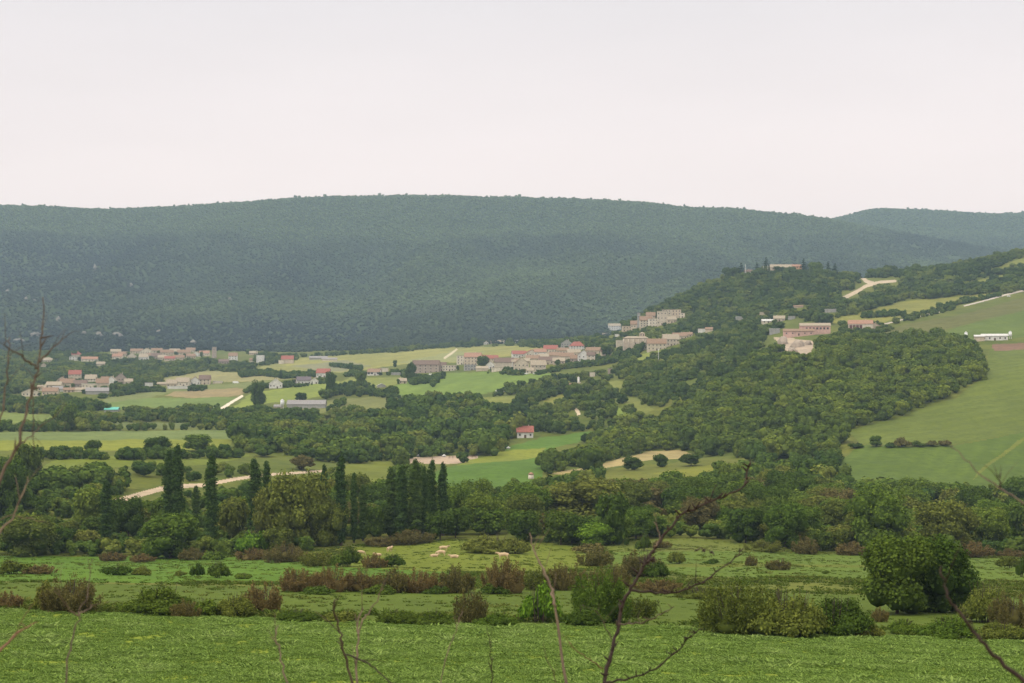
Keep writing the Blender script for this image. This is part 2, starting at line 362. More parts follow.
# ------------------------------------------------------------------ the land: one sheet, split where the ground cover changes
def G(r, g, b, k=1.0):
    c = lin(r, g, b, k); return (c[0] * .95, c[1] * .72, c[2] * .46, 1)
def Tn(r, g, b):
    c = lin(r, g, b, .82); return (c[0], c[1] * .97, c[2] * .95, 1)
def cover(name, c, var=1.25, **kw):
    c2 = (c[0] * var, c[1] * (1 + (var - 1) * .8), c[2] * var * .95, 1); c3 = (c[0] * .68, c[1] * .70, c[2] * .7, 1)
    return soil_mat(name, c, c2, c3, **kw)
CROP, LAWN, PAST = G(122, 156, 62), G(72, 112, 42), G(122, 142, 58)
FIELDS = [
 # name, material colour, polygon in the photograph, depth range, rows, label
 ('crop_field', CROP, [(-9999, 500), (9999, 500), (9999, 9999), (-9999, 9999)], (60, 151), None),
 ('grass_strip', G(84, 116, 46), [(-9999, 400), (9999, 400), (9999, 800), (-9999, 800)], (151, 232), None),
 ('grass_strip', G(84, 130, 44), [(-400, 555), (150, 556), (280, 558), (345, 566), (450, 572), (450, 583), (300, 584), (-400, 579)], (232, 449), None),
 ('cow_pasture', G(104, 132, 50), [(335, 558), (350, 549), (430, 540), (560, 544), (600, 552), (610, 566), (560, 572), (450, 572), (345, 567)], (240, 452), None),
 ('meadow', G(98, 124, 60), [(600, 547), (640, 540), (690, 536), (735, 536), (800, 548), (780, 553), (700, 551), (610, 552)], (300, 455), None),
 ('meadow', G(90, 126, 54), [(610, 552), (700, 551), (790, 553), (900, 556), (1024, 560), (1500, 565), (1500, 584), (1024, 582), (900, 580), (800, 577), (700, 576), (610, 566)], (232, 449), None),
 ('meadow', G(98, 124, 54), [(610, 564), (760, 563), (900, 566), (900, 568), (760, 567), (610, 567)], (232, 449), None),
 ('riding_arena', Tn(186, 168, 146), [(411, 457), (478, 455), (477, 460), (455, 463.5), (406, 464)], (800, 1100), None),
 ('grass_field', G(86, 132, 56), [(500, 452), (530, 440), (592, 431), (612, 434), (560, 446), (545, 451), (498, 456)], (850, 1300), None),
 ('grass_field', G(122, 148, 68), [(470, 460), (498, 452), (546, 448), (540, 458), (450, 468)], (800, 1300), None),
 ('grass_field', G(82, 126, 52), [(430, 474), (450, 466), (542, 458), (545, 470), (540, 485), (470, 490), (430, 484)], (700, 1100), None),
 ('stubble_field', Tn(176, 162, 112), [(548, 474), (600, 464), (650, 451.5), (680, 449.5), (700, 457), (655, 460), (600, 469), (560, 474.5)], (800, 1100), None),
 ('meadow', G(104, 124, 60), [(545, 476), (610, 469), (705, 459), (755, 458), (700, 476), (640, 484), (540, 486)], (700, 1000), None),
 ('meadow', G(120, 140, 58), [(650, 474), (720, 463), (790, 462), (780, 472), (700, 480)], (700, 1000), None),
 ('hillside_field', G(96, 124, 62), [(848, 430), (900, 417), (955, 398), (985, 374), (990, 350), (1024, 348), (1500, 330), (1500, 428), (1024, 431), (950, 445), (860, 445)], (700, 1420), (1.1, .02)),
 ('hillside_field', G(84, 118, 54), [(838, 462), (862, 445.5), (955, 445.5), (1024, 431.5), (1500, 428), (1500, 500), (1024, 492), (845, 492)], (690, 1150), (.4, .03)),
 ('field_margin', G(104, 128, 62), [(980, 470), (1016, 441), (1024, 437), (1024, 439.5), (990, 466), (972, 480)], (690, 1150), None),
 ('grass_field', G(78, 124, 58), [(975, 508), (1024, 506), (1500, 506), (1500, 524), (1024, 524), (985, 522)], (550, 800), None),
 ('far_field', G(100, 132, 80), [(-600, 434), (0, 432), (243, 430), (240, 439), (0, 441), (-600, 443)], (800, 1300), None),
 ('barley_field', G(118, 144, 56), [(-600, 443), (0, 441), (240, 439), (222, 449), (130, 452), (60, 449), (0, 451), (-600, 452)], (800, 1100), None),
 ('meadow', G(106, 134, 58), [(35, 470), (60, 458), (140, 455), (210, 452), (255, 455), (210, 464), (120, 466), (60, 474)], (600, 1000), None),
 ('far_field', G(106, 138, 72), [(-600, 413), (0, 412), (55, 415), (50, 421), (0, 423), (-600, 423)], (1000, 1700), None),
 ('far_field', G(96, 122, 74), [(60, 424), (150, 422), (205, 424), (200, 428), (60, 428)], (1000, 1500), None),
 ('far_field', G(98, 134, 74), [(95, 404), (150, 398), (240, 397), (224, 408), (150, 408), (100, 411)], (1300, 2000), None),
 ('ploughed_field', Tn(150, 138, 98), [(165, 396), (175, 391), (250, 388), (240, 396), (200, 398)], (1300, 2200), None),
 ('far_field', G(108, 134, 86), [(95, 404), (118, 392), (205, 385), (285, 380), (250, 388), (175, 391), (150, 398)], (1400, 2400), None),
 ('fallow_field', Tn(150, 148, 98), [(148, 384), (165, 378), (205, 371), (250, 373), (300, 378), (262, 381), (212, 382)], (1600, 2900), None),
 ('far_field', G(122, 142, 88), [(240, 374), (262, 366), (300, 362), (330, 368), (320, 376), (290, 379)], (1600, 2900), None),
 ('bright_field', G(118, 150, 70), [(228, 411), (252, 393), (300, 386), (338, 381), (345, 388), (330, 394), (300, 400), (270, 403)], (1300, 2400), None),
 ('far_field', G(134, 154, 92), [(285, 366), (300, 358), (400, 352), (440, 348), (510, 346), (560, 349), (470, 362), (410, 364), (340, 373)], (1700, 3080), (.5, .004)),
 ('fallow_field', Tn(138, 140, 104), [(290, 366), (345, 360), (372, 366), (335, 372)], (1800, 2900), None),
 ('vegetable_field', Tn(146, 152, 98), [(400, 362), (450, 352), (485, 352), (470, 360), (415, 366)], (1700, 2900), None),
 ('bright_field', G(104, 144, 66), [(395, 386), (440, 373), (520, 371), (560, 374), (525, 385), (490, 392), (470, 397), (415, 400), (398, 394)], (1300, 2200), (.2, .01)),
 ('far_field', G(116, 142, 74), [(335, 384), (350, 378), (410, 377), (440, 374), (400, 384), (345, 390)], (1300, 2400), None),
 ('far_field', G(112, 134, 82), [(290, 412), (330, 400), (395, 396), (440, 397), (418, 404), (380, 414), (300, 420)], (1100, 2000), (.3, .02)),
 ('far_field', G(112, 136, 70), [(478, 398), (518, 396), (518, 411), (488, 413)], (1100, 1900), None),
 ('ploughed_field', Tn(176, 150, 118), [(562, 385), (572, 383), (578, 389), (570, 392)], (1200, 2000), None),
 ('far_field', G(120, 140, 68), [(543, 401), (560, 395), (568, 397), (564, 402), (548, 405)], (1100, 1900), None),
 ('terrace_field', G(100, 140, 62), [(580, 400), (600, 391), (606, 395), (590, 404)], (1100, 1900), None),
 ('terrace_field', G(112, 148, 64), [(608, 407), (616, 405), (634, 418), (636, 424), (622, 425)], (950, 1600), None),
 ('terrace_field', G(108, 132, 68), [(618, 398), (636, 398), (655, 410), (640, 416)], (1000, 1700), None),
 ('terrace_field', G(110, 134, 72), [(592, 381), (625, 381), (625, 391), (606, 393)], (1100, 1900), None),
 ('terrace_field', G(112, 140, 70), [(628, 358), (648, 352), (665, 350), (662, 356), (640, 364)], (1200, 2000), None),
 ('hillside_field', G(122, 140, 80), [(828, 322), (860, 313), (905, 301), (955, 297), (1000, 292), (998, 296), (950, 306), (900, 318), (872, 326)], (1300, 2350), None),
 ('hillside_field', G(100, 116, 74), [(880, 336), (905, 324), (960, 315), (1024, 297), (1500, 270), (1500, 300), (1024, 310), (960, 326), (930, 334)], (1250, 2300), (.9, .02)),
 ('hillside_field', G(90, 122, 60), [(925, 340), (960, 326), (1024, 310), (1500, 300), (1500, 336), (1024, 337), (975, 340)], (1200, 2300), None),
 ('ploughed_field', Tn(134, 108, 88), [(992, 345), (1024, 343), (1400, 340), (1400, 347), (1024, 349), (995, 351)], (1100, 1700), None),
 ('hillside_field', G(122, 144, 84), [(965, 279), (1024, 257), (1400, 245), (1400, 262), (1024, 267), (985, 276)], (1700, 2400), None),
 ('hillside_field', G(124, 146, 84), [(945, 288), (985, 279), (1008, 274), (1004, 280), (970, 286)], (1600, 2400), None),
 ('grass_verge', G(104, 128, 56), [(330, 478), (345, 465), (395, 460), (400, 470), (392, 500), (345, 500)], (600, 1000), None),
 ('quarry_face', Tn(190, 174, 150), [(774, 337), (790, 338), (815, 341), (812, 350), (800, 356), (790, 354), (780, 346)], (1100, 1800), None),
 ('quarry_face', Tn(184, 170, 150), [(778, 343), (815, 343), (810, 352), (795, 357)], (1100, 1800), None),
 # tracks and lanes
 ('dirt_track', Tn(200, 182, 156), strip([(112, 503), (125, 499), (142, 494), (160, 489), (185, 486), (205, 485), (235, 479), (265, 475), (322, 471)], 6.0, 2.2), (550, 850), None),
 ('dirt_track', Tn(196, 182, 158), strip([(842, 299), (856, 292), (866, 286), (880, 282), (896, 281)], 3.6, 2.6), (1500, 2350), None),
 ('dirt_track', Tn(196, 182, 158), strip([(862, 277), (866, 281), (874, 284)], 3.5, 4.0), (1500, 2350), None),
 ('dirt_track', Tn(226, 208, 178), strip([(572, 403), (574, 406), (578, 412), (579, 415)], 3.2, 3.6), (1000, 1900), None),
 ('lane', Tn(238, 228, 208), strip([(221, 409), (232, 402), (243, 395.5)], 3.0, 2.2), (1200, 2200), None),
 ('lane', Tn(208, 200, 172), strip([(444, 358.5), (452, 353), (457, 349)], 2.2, 1.8), (1700, 3080), None),
 ('lane', Tn(196, 188, 180), strip([(883, 324.5), (905, 319), (930, 314), (948, 310)], 1.2, 1.2), (1400, 2350), None),
 ('lane', Tn(200, 192, 184), strip([(964, 306), (985, 300.5), (1005, 295), (1030, 289)], 1.3, 1.5), (1400, 2350), None),
 ('lane', Tn(196, 186, 160), strip([(0, 0), (1, 0)], 1), (0, 1), None),
]
cy_ = (YY[:-1, :-1] + YY[1:, 1:]) / 2; cx_ = (XX[:-1, :-1] + XX[1:, 1:]) / 2; cz_ = (Z[:-1, :-1] + Z[1:, 1:] + Z[1:, :-1] + Z[:-1, 1:]) / 4
with np.errstate(divide='ignore', invalid='ignore'):
    PX, PY = project(cx_, np.maximum(cy_, 1), cz_)
PYj = PY + fbm(cx_ / 18, cy_ / 25, 77, 4) * 1.6; PXj = PX + fbm(cx_ / 18, cy_ / 25, 99, 4) * 3.0
CLS = np.zeros(PX.shape, np.int16)
for k, f in enumerate(FIELDS):
    road = 'track' in f[0] or 'lane' in f[0]
    m = (cy_ > f[3][0]) & (cy_ <= f[3][1])
    CLS[m & pip(PX if road else PXj, PY if road else PYj, f[2])] = k + 1
def cls_at(x, y):
    u = x / np.maximum(y, 30)
    return CLS[np.clip(np.searchsorted(_ly, y) - 1, 0, CLS.shape[0] - 1), np.clip(np.searchsorted(_lu, u) - 1, 0, CLS.shape[1] - 1)]
# wooded mountain as terrain of its own name
RID, FLOOR = 900, 901
CLS[(CLS == 0) & (cy_ > 3020)] = RID
nr, nc = Z.shape
GV = np.stack([XX, YY, Z], -1).reshape(-1, 3)
ii, jj = np.meshgrid(np.arange(nr - 1), np.arange(nc - 1), indexing='ij')
quad = np.stack([ii * nc + jj, ii * nc + jj + 1, (ii + 1) * nc + jj + 1, (ii + 1) * nc + jj], -1)
def sheet(name, mask, mat, kind='structure'):
    q = quad[mask]
    if not len(q): return
    used, inv = np.unique(q, return_inverse=True)
    return obj(name, mesh_np(name, GV[used], [inv.reshape(-1, 4)], mat, smooth=True), kind=kind)
M_GROUND = soil_mat('ground_cover', G(90, 116, 50), G(112, 130, 64), G(70, 94, 42), big=.012, small=.22)
M_RIDGE = soil_mat('mountain_scrub', (.040, .064, .022, 1), (.060, .086, .028, 1), (.030, .050, .020, 1), big=.003, small=.05)
sheet('ground', CLS == 0, M_GROUND)
sheet('mountain_ridge', CLS == RID, M_RIDGE)
_mc = {}
for k, f in enumerate(FIELDS):
    key = (f[1], f[4])
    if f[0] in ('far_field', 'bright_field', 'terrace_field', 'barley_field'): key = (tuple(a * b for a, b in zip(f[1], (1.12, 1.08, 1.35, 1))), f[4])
    if key not in _mc:
        near = f[3][1] <= 460
        _mc[key] = cover(f[0], key[0], 1.22 if near else 1.28, big=.05 if near else .012, small=1.6 if near else .25, rowdir=f[4], bump=.5 if near else .3)
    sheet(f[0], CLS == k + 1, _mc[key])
print('terrain', Z.shape, len(FIELDS))

# ------------------------------------------------------------------ buildings of the photograph
# (centre px, foot py, width px, height px, wall, roof, roof form, label)
WALLS = {'stone': (.62, .54, .43, 1), 'cream': (.74, .66, .54, 1), 'white': (.76, .74, .70, 1), 'pink': (.66, .56, .44, 1), 'tan': (.62, .52, .40, 1), 'grey': (.40, .39, .37, 1), 'dusk': (.44, .36, .30, 1), 'orange': (.66, .40, .22, 1), 'rose': (.64, .42, .36, 1)}
ROOFS = {'terra': (.34, .23, .155, 1), 'red': (.40, .15, .115, 1), 'pale': (.45, .38, .28, 1), 'dark': (.23, .165, .13, 1), 'slate': (.19, .16, .17, 1), 'grey': (.36, .34, .33, 1), 'white': (.74, .73, .70, 1), 'orange': (.44, .26, .18, 1), 'teal': (.20, .62, .52, 1)}
HOUSES = [
 (511, 364, 12, 6, 'tan', 'terra', 'e', 'tan house behind the gap left of the tall pink gable'),
 (524, 364, 12, 6, 'pink', 'pale', 'e', 'pale roofed pink house just above the tall pink gable'),
 (544, 359.5, 12, 6, 'cream', 'pale', 'e', 'cream house squeezed between back row and wide brown roof'),
 (559, 364.5, 12, 7, 'tan', 'pale', 'e', 'pale tan house right of the wide brown roof'),
 (574, 356, 13, 7, 'pink', 'pale', 'e', 'pink house just under the hipped red roof'),
 (563, 353.5, 12, 6, 'pink', 'terra', 'e', 'tiled pink house left of the hipped red roof'),
 (575, 362, 9, 7, 'dusk', 'terra', 'e', 'dim house touching the left of the brightest white gable'),
 (482, 371, 12, 5, 'pink', 'pale', 'e', 'low pink shed in front of the long red roof'),
 (497, 371.5, 10, 4, 'cream', 'pale', 'f', 'low cream wall hut under the brown roofed barn'),
 (651, 321, 9, 9, 'tan', 'terra', 'e', 'tan house at the back middle of the castle quarter'),
 (672, 323, 9, 7, 'tan', 'pale', 'e', 'tan house under the top block of the castle quarter'),
 (688, 337, 10, 5, 'stone', 'terra', 'e', 'low stone house right above the church wing'),
 (122, 356.5, 9, 5, 'pink', 'terra', 'e', 'pink house between the two orange roofs, left part of upper village'),
 (150, 358, 8, 5, 'cream', 'terra', 'e', 'cream house in front of the big cream gable, upper village'),
 (162, 360, 9, 5, 'stone', 'pale', 'e', 'stone house at the front middle of the upper village'),
 (190, 358.5, 9, 5, 'tan', 'terra', 'e', 'tan house at the front, far right part of upper village'),
 (68, 392.5, 11, 5, 'tan', 'terra', 'e', 'tan house at the front middle of the left village'),
 (80, 392, 10, 4.5, 'cream', 'pale', 'e', 'cream house left of the long pale grey shed, left village'),
 (105, 382.5, 9, 6, 'pink', 'terra', 'e', 'pink house at the back right of the left village'),
 # lower village on the left
 (29, 396.5, 17, 8, 'cream', 'pale', 'g', 'cream house standing lowest and leftmost of the left village'),
 (49, 395.5, 15, 8, 'pink', 'terra', 'e', 'pinkish house right of the lowest cream house, left village'),
 (41, 391, 8, 6, 'stone', 'pale', 'e', 'small stone house peeping above the two lowest houses, left village'),
 (57, 392, 10, 6, 'white', 'grey', 'e', 'white walled annex beside the pinkish house, left village'),
 (53, 388.5, 15, 7, 'pink', 'pale', 'e', 'pink house with pale roof on the left slope of the left village'),
 (66, 387.5, 14, 9, 'stone', 'terra', 'e', 'terracotta roofed house in the middle of the left village'),
 (61, 382.5, 9, 6, 'pink', 'terra', 'g', 'gabled pink house high on the left of the left village'),
 (74, 380, 12, 10, 'pink', 'red', 'e', 'red roofed house, highest of the left village'),
 (79, 388, 13, 8, 'dusk', 'dark', 'e', 'dim brown walled house under the red roofed one, left village'),
 (90, 383.5, 11, 9, 'cream', 'pale', 'e', 'tall pale pink house right of the red roofed one'),
 (88, 388.5, 14, 5, 'cream', 'white', 'f', 'low whitish house in front of the tall pale pink one'),
 (96, 394.5, 22, 7, 'grey', 'grey', 'e', 'long pale grey shed at the foot of the left village'),
 (101, 387.5, 12, 9, 'tan', 'terra', 'e', 'tan house with tiled roof behind the long pale grey shed'),
 (111, 385, 9, 9, 'white', 'pale', 'g', 'white gabled house right of the tan one, left village'),
 (119.5, 384, 12, 11, 'dusk', 'dark', 'g', 'dark pink roofed gabled house near the right end of the left village'),
 (128, 384.5, 8, 6, 'cream', 'pale', 'e', 'small cream house at the right end of the left village'),
 (47, 362.5, 9, 5, 'cream', 'pale', 'e', 'small cream house alone among trees above the left village'),
 (43, 367, 5, 4, 'pink', 'pale', 'g', 'tiny pinkish hut below the small cream house by the bare stem'),
 # upper village at the foot of the mountain
 (75.5, 357.5, 9, 6, 'pink', 'red', 'e', 'red roofed house, leftmost of the upper village'),
 (73, 360.5, 8, 4, 'white', 'grey', 'f', 'low white building under the leftmost red roofed house'),
 (89, 361.5, 16, 5, 'cream', 'orange', 'e', 'long low house with an orange roof left of the upper village'),
 (100, 366, 8, 4.5, 'stone', 'pale', 'e', 'small stone hut below the long orange roofed house'),
 (115, 354, 10, 5, 'tan', 'pale', 'e', 'tan house, upper left of the upper village'),
 (117, 359.5, 10, 6, 'cream', 'orange', 'e', 'cream house with orange roof, lower left of the upper village'),
 (131, 359, 9, 6, 'cream', 'pale', 'g', 'cream gabled house left of the white one, upper village'),
 (136, 353.5, 12, 5, 'pink', 'terra', 'e', 'terracotta roofed house on the upper left line, upper village'),
 (143, 360, 9, 6, 'white', 'pale', 'e', 'white walled house at the lower left line, upper village'),
 (146, 355, 12, 7, 'cream', 'pale', 'g', 'big cream gabled house in the middle of the upper village'),
 (156, 353, 11, 5, 'stone', 'terra', 'e', 'stone house behind, right of the big cream gable'),
 (155, 359, 9, 6, 'dusk', 'dark', 'e', 'dim house in the middle front, upper village'),
 (166, 355.5, 13, 6, 'tan', 'terra', 'e', 'tan house with terracotta roof, centre right of upper village'),
 (169, 361, 10, 5, 'pink', 'red', 'e', 'reddish house at the lower front of the upper village'),
 (174, 353.5, 10, 5, 'stone', 'pale', 'e', 'pale roofed stone house on the back line, upper village'),
 (178, 360, 11, 5, 'stone', 'terra', 'e', 'stone house at the front right of the upper village'),
 (183, 355.5, 13, 6, 'pink', 'terra', 'e', 'pink house under the back line, right part of upper village'),
 (190, 352.5, 9, 5, 'cream', 'terra', 'e', 'cream house at the right end of the back line, upper village'),
 (196, 356.5, 8, 5, 'white', 'pale', 'g', 'small white gabled house, second from the right of upper village'),
 (204, 356, 10, 5.5, 'cream', 'orange', 'e', 'cream house with orange roof, rightmost of the upper village'),
 (223, 364, 10, 5, 'dusk', 'dark', 'e', 'dark roofed house at the left foot of the white two storey one'),
 (232.5, 361.5, 8.5, 9, 'white', 'terra', 'e', 'two storey white house with terracotta roof between the trees'),
 (253, 355, 8, 4, 'pink', 'pale', 'e', 'pinkish house behind the square white one near the mountain foot'),
 (260, 362.5, 7.5, 7.5, 'white', 'grey', 'f', 'square white house with a pinkish hut at its left'),
 (252, 362, 5, 4, 'pink', 'terra', 'e', 'pinkish hut beside the square white house'),
 (287, 363.5, 12, 8, 'pink', 'red', 'e', 'salmon red house standing alone left of the long sheds'),
 (281, 364, 5, 4, 'cream', 'pale', 'f', 'pale annex at the left of the salmon red house'),
 (318, 359.5, 18, 3.5, 'grey', 'grey', 'e', 'long low pale grey shed at the mountain foot, left of two'),
 (329, 361, 15, 3.5, 'cream', 'grey', 'e', 'long low pale shed at the mountain foot, right of two'),
 # farm cluster on the left fields
 (148, 386.5, 8, 4, 'white', 'grey', 'f', 'small white hut, leftmost of the farm cluster on the fields'),
 (162, 385.5, 10, 3.5, 'tan', 'pale', 'e', 'low tan shed between the small white hut and the farm cluster'),
 (171, 387.5, 10, 8, 'tan', 'pale', 'e', 'tan farmhouse at the left of the farm cluster'),
 (182, 386.5, 13, 9, 'cream', 'pale', 'e', 'large pale roofed farmhouse in the middle of the farm cluster'),
 (177, 389, 20, 3, 'white', 'white', 'f', 'long low white shed in front of the farm cluster'),
 (194, 385.5, 10, 9, 'white', 'terra', 'g', 'white gabled farmhouse right of the middle one in the cluster'),
 (204, 384.5, 11, 9.5, 'pink', 'dark', 'e', 'pink farmhouse with dark roof, right end of the farm cluster'),
 (217, 383.5, 9, 2.5, 'cream', 'white', 'f', 'low pale shed right of the farm cluster'),
 (275, 388.5, 13, 10, 'white', 'white', 'g', 'white gabled house with a dark door beside the pointed fir'),
 (303, 384.5, 14, 8, 'white', 'slate', 'e', 'white house with dark slate roof right of the pointed fir'),
 (314, 384, 8, 6.5, 'white', 'pale', 'g', 'small gabled wing attached right of the slate roofed house'),
 (296, 384, 5, 5, 'grey', 'dark', 'e', 'grey outhouse left of the slate roofed house'),
 (323, 377.5, 13, 9, 'white', 'red', 'e', 'white house with bright red roof at the edge of the fields'),
 (306, 408.5, 38, 8.5, 'grey', 'grey', 'e', 'long grey livestock shed beside the white silo'),
 (278, 408.5, 8, 4, 'tan', 'grey', 'e', 'low tan hut at the left of the white silo'),
 (374, 375.5, 12.5, 7, 'white', 'terra', 'e', 'small white house with two dark windows on the green slope'),
 (384, 372, 8, 4, 'cream', 'white', 'f', 'low white annex behind the small two windowed house'),
 (396, 375, 9, 2.5, 'grey', 'white', 'f', 'flat grey shed right of the small two windowed house'),
 (402, 383.5, 8, 5.5, 'pink', 'pale', 'e', 'small pinkish hut below the brown roofed farmhouse'),
 (381, 387.5, 8, 4, 'grey', 'white', 'g', 'tiny white and grey hut in the hedge below the annex'),
 # central village
 (426, 373, 27, 13, 'dusk', 'dark', 'e', 'large brown roofed farmhouse, leftmost of the stone village'),
 (441, 371, 10, 9, 'dusk', 'dark', 'e', 'brown roofed wing at the right of the large farmhouse'),
 (449, 371, 14, 6, 'cream', 'pale', 'f', 'pale low house between the brown farm and the cream block'),
 (462, 364.5, 10, 9, 'cream', 'pale', 'f', 'bright cream block at the left of the tan village block'),
 (473, 365.5, 17, 13, 'tan', 'orange', 'e', 'tall tan house with rows of windows left of the red roof'),
 (470, 370.5, 12, 6, 'grey', 'grey', 'f', 'grey walled low house in front of the tall tan one'),
 (488, 362, 20, 7, 'pink', 'red', 'e', 'long low house with bright red roof in the stone village'),
 (491, 369, 9, 8, 'white', 'pale', 'g', 'white gable peeping under the bright red roof'),
 (504, 368.5, 19, 11, 'stone', 'dark', 'e', 'brown roofed stone barn right of the long red roof'),
 (521, 371, 15, 14, 'pink', 'terra', 'g', 'tall pink gabled house with a white side wall'),
 (513.8, 370.5, 4, 11, 'white', 'pale', 'e', 'narrow white house stuck on the left of the tall pink gable'),
 (519, 357.5, 14, 7, 'white', 'red', 'e', 'red roofed white house on the back row, left one'),
 (531, 356.5, 11, 7, 'cream', 'red', 'g', 'cream gabled house on the back row beside the left red roof'),
 (540, 355.5, 12, 7, 'white', 'orange', 'e', 'white house with orange roof on the back row'),
 (551, 353, 14, 8, 'pink', 'red', 'e', 'red roofed house with terraces, right of the orange roof'),
 (538, 372, 15, 12, 'stone', 'pale', 'e', 'large pale stone house at the front centre of the stone village'),
 (530, 373.5, 8, 6, 'cream', 'pale', 'e', 'small cream house at the foot of the pale stone one'),
 (533, 362, 13, 7, 'stone', 'terra', 'e', 'stone house wedged behind the pale stone one'),
 (548, 364.5, 18, 8, 'stone', 'dark', 'e', 'wide house with a brown roof right of the pale stone one'),
 (556, 359, 13, 7, 'pink', 'terra', 'e', 'pink house above the wide brown roof'),
 (567, 360.5, 14, 8, 'stone', 'terra', 'e', 'stone house left of the white gable in the stone village'),
 (567, 347.5, 11, 8, 'grey', 'grey', 'g', 'grey white house at the top of the stone village by the bright red roof'),
 (577, 350.5, 14, 9, 'white', 'red', 'h', 'white house with a steep bright red hipped roof'),
 (584, 361.5, 12, 12, 'white', 'dark', 'g', 'white gabled house, brightest at the right of the stone village'),
 (591, 361, 8, 9, 'cream', 'dark', 'e', 'cream wing to the right of the brightest white gable'),
 (596, 354, 19, 7, 'tan', 'terra', 'e', 'long brown roofed house behind the brightest white gable'),
 (606, 356, 10, 8, 'pink', 'dark', 'e', 'dark pink house ending the stone village on the right'),
 (486, 344.5, 4.5, 3.5, 'white', 'pale', 'g', 'tiny white house, leftmost of four under the mountain'),
 (493, 344, 4.5, 3.5, 'pink', 'terra', 'e', 'tiny pinkish house, second of four under the mountain'),
 (501, 343.5, 6.5, 3.5, 'white', 'pale', 'e', 'small white house, widest of four under the mountain'),
 (516.5, 342.5, 3.5, 2.5, 'white', 'white', 'f', 'tiny white hut, rightmost of four under the mountain'),
 (592.5, 377, 5, 5, 'cream', 'pale', 'f', 'cream hut among the orchards below the brightest white gable'),
 (610.5, 373.5, 5, 5, 'dusk', 'pale', 'f', 'small dim hut in the orchards right of the cream one'),
 (525, 438, 16, 12, 'white', 'red', 'e', 'white house with coral red roof beside the river wood'),
 # castle quarter
 (614.5, 332, 12, 8, 'white', 'pale', 'e', 'white house standing left of the castle quarter'),
 (606, 335.5, 7, 2.5, 'pink', 'terra', 'f', 'low pinkish wall hut under the white house left of the castle quarter'),
 (618, 336.5, 6, 2.5, 'white', 'white', 'f', 'low white shed under the white house left of the castle quarter'),
 (627, 332, 9, 6, 'tan', 'pale', 'f', 'tan ruin at the lower left of the castle quarter'),
 (636.5, 328.5, 11, 8, 'pink', 'terra', 'e', 'pink roofed house below the slim tower'),
 (646, 327, 12, 11, 'stone', 'terra', 'e', 'stone house right of the slim tower'),
 (655, 327.5, 12, 9, 'cream', 'pale', 'f', 'bright cream block in the castle quarter'),
 (662.5, 325, 10, 14, 'stone', 'pale', 'f', 'tall stone block at the centre of the castle quarter'),
 (669, 317.5, 12, 8, 'stone', 'pale', 'f', 'stone block at the top of the castle quarter'),
 (677, 318.5, 9, 9, 'tan', 'pale', 'f', 'tan ruined block right at the top of the castle quarter'),
 (682.5, 318, 5, 5, 'cream', 'pale', 'f', 'cream remnant ending the castle quarter on the right'),
 (657, 350.5, 19, 12, 'stone', 'terra', 'e', 'stone wing with small windows right of the church'),
 (671, 346, 16, 12, 'stone', 'pale', 'e', 'stone house further right of the church wing'),
 (680, 339.5, 14, 7, 'pink', 'terra', 'e', 'pink tiled house right above the church wing'),
 (619.5, 347, 6, 7, 'stone', 'pale', 'f', 'low stone annex touching the left of the church'),
 (702.5, 332.5, 8, 4, 'white', 'pale', 'f', 'white hut in trees right of the church'),
 (710.5, 331.5, 9, 4.5, 'pink', 'terra', 'e', 'pinkish house in trees right of the white hut'),
 # hillside with the pink building
 (740.5, 320, 8, 3.5, 'grey', 'white', 'f', 'pale flat hut in the wood, far left of the long pink building'),
 (763, 315, 6, 3, 'tan', 'pale', 'f', 'tiny tan hut in the wood above the pale flat huts'),
 (768.5, 323, 12, 4, 'cream', 'white', 'e', 'low cream house in the wood left of the long pink building'),
 (780, 321.5, 11, 6, 'stone', 'pale', 'e', 'stone house behind the low cream one'),
 (792, 319.5, 7, 3.5, 'grey', 'grey', 'f', 'small grey hut right of the stone house on the hillside'),
 (775, 334, 10, 5.5, 'grey', 'white', 'f', 'grey white shed at the left end of the long pink building'),
 (799, 308, 9, 3, 'tan', 'terra', 'e', 'tan hut alone in the wood above the long pink building'),
 (831, 312.5, 11, 3.5, 'grey', 'white', 'f', 'open shed with a white roof above the long pink building'),
]
SPECIAL = [(630, 352.5, 650, 331), (783, 336, 831, 320), (845, 336, 883, 319), (770, 268.5, 801, 260), (966, 341, 1014, 330), (574, 384, 582, 376), (636, 329, 642, 312), (211, 359, 216, 344), (272, 409, 284, 399)]
KEEP = []
HPOS = []
for h in HOUSES:
    X0, Y0, Z0 = hit(h[0], h[1], 700)
    HPOS.append((X0, Y0, Z0)); KEEP.append((h[0] - h[2] / 2, h[1] - h[3], h[0] + h[2] / 2, h[1], Y0))
for (a, yb, c, yt) in SPECIAL: KEEP.append((a, yt, c, yb, hit((a + c) / 2, yb, 700)[1]))
KEEP += [(411, 456, 478, 463, 950), (100, 406, 119, 412, hit(110, 412)[1]), (526, 470, 536, 480, 830), (844, 291, 858, 299, 2400), (856, 284, 870, 293, 2400), (862, 278, 896, 285, 2400), (114, 496, 142, 503, 900), (142, 487, 165, 496, 900), (165, 484, 210, 489, 900), (214, 480, 235, 486, 900), (240, 476, 262, 481, 900), (268, 472, 322, 477, 900), (774, 337, 814, 355, 1400), (571, 402, 581, 416, 1300), (221, 394, 245, 410, 1600), (562, 383, 578, 391, 1400)]
# ------------------------------------------------------------------ plant templates
def rng_(s): return np.random.default_rng(s)
TPL = {}
def tpl(kind, k, fn):
    key = (kind, k)
    if key not in TPL: TPL[key] = fn(rng_(hash_s(kind) * 31 + k))
    return TPL[key]
def hash_s(s): return sum((i + 3) * ord(c) for i, c in enumerate(s)) % 9973
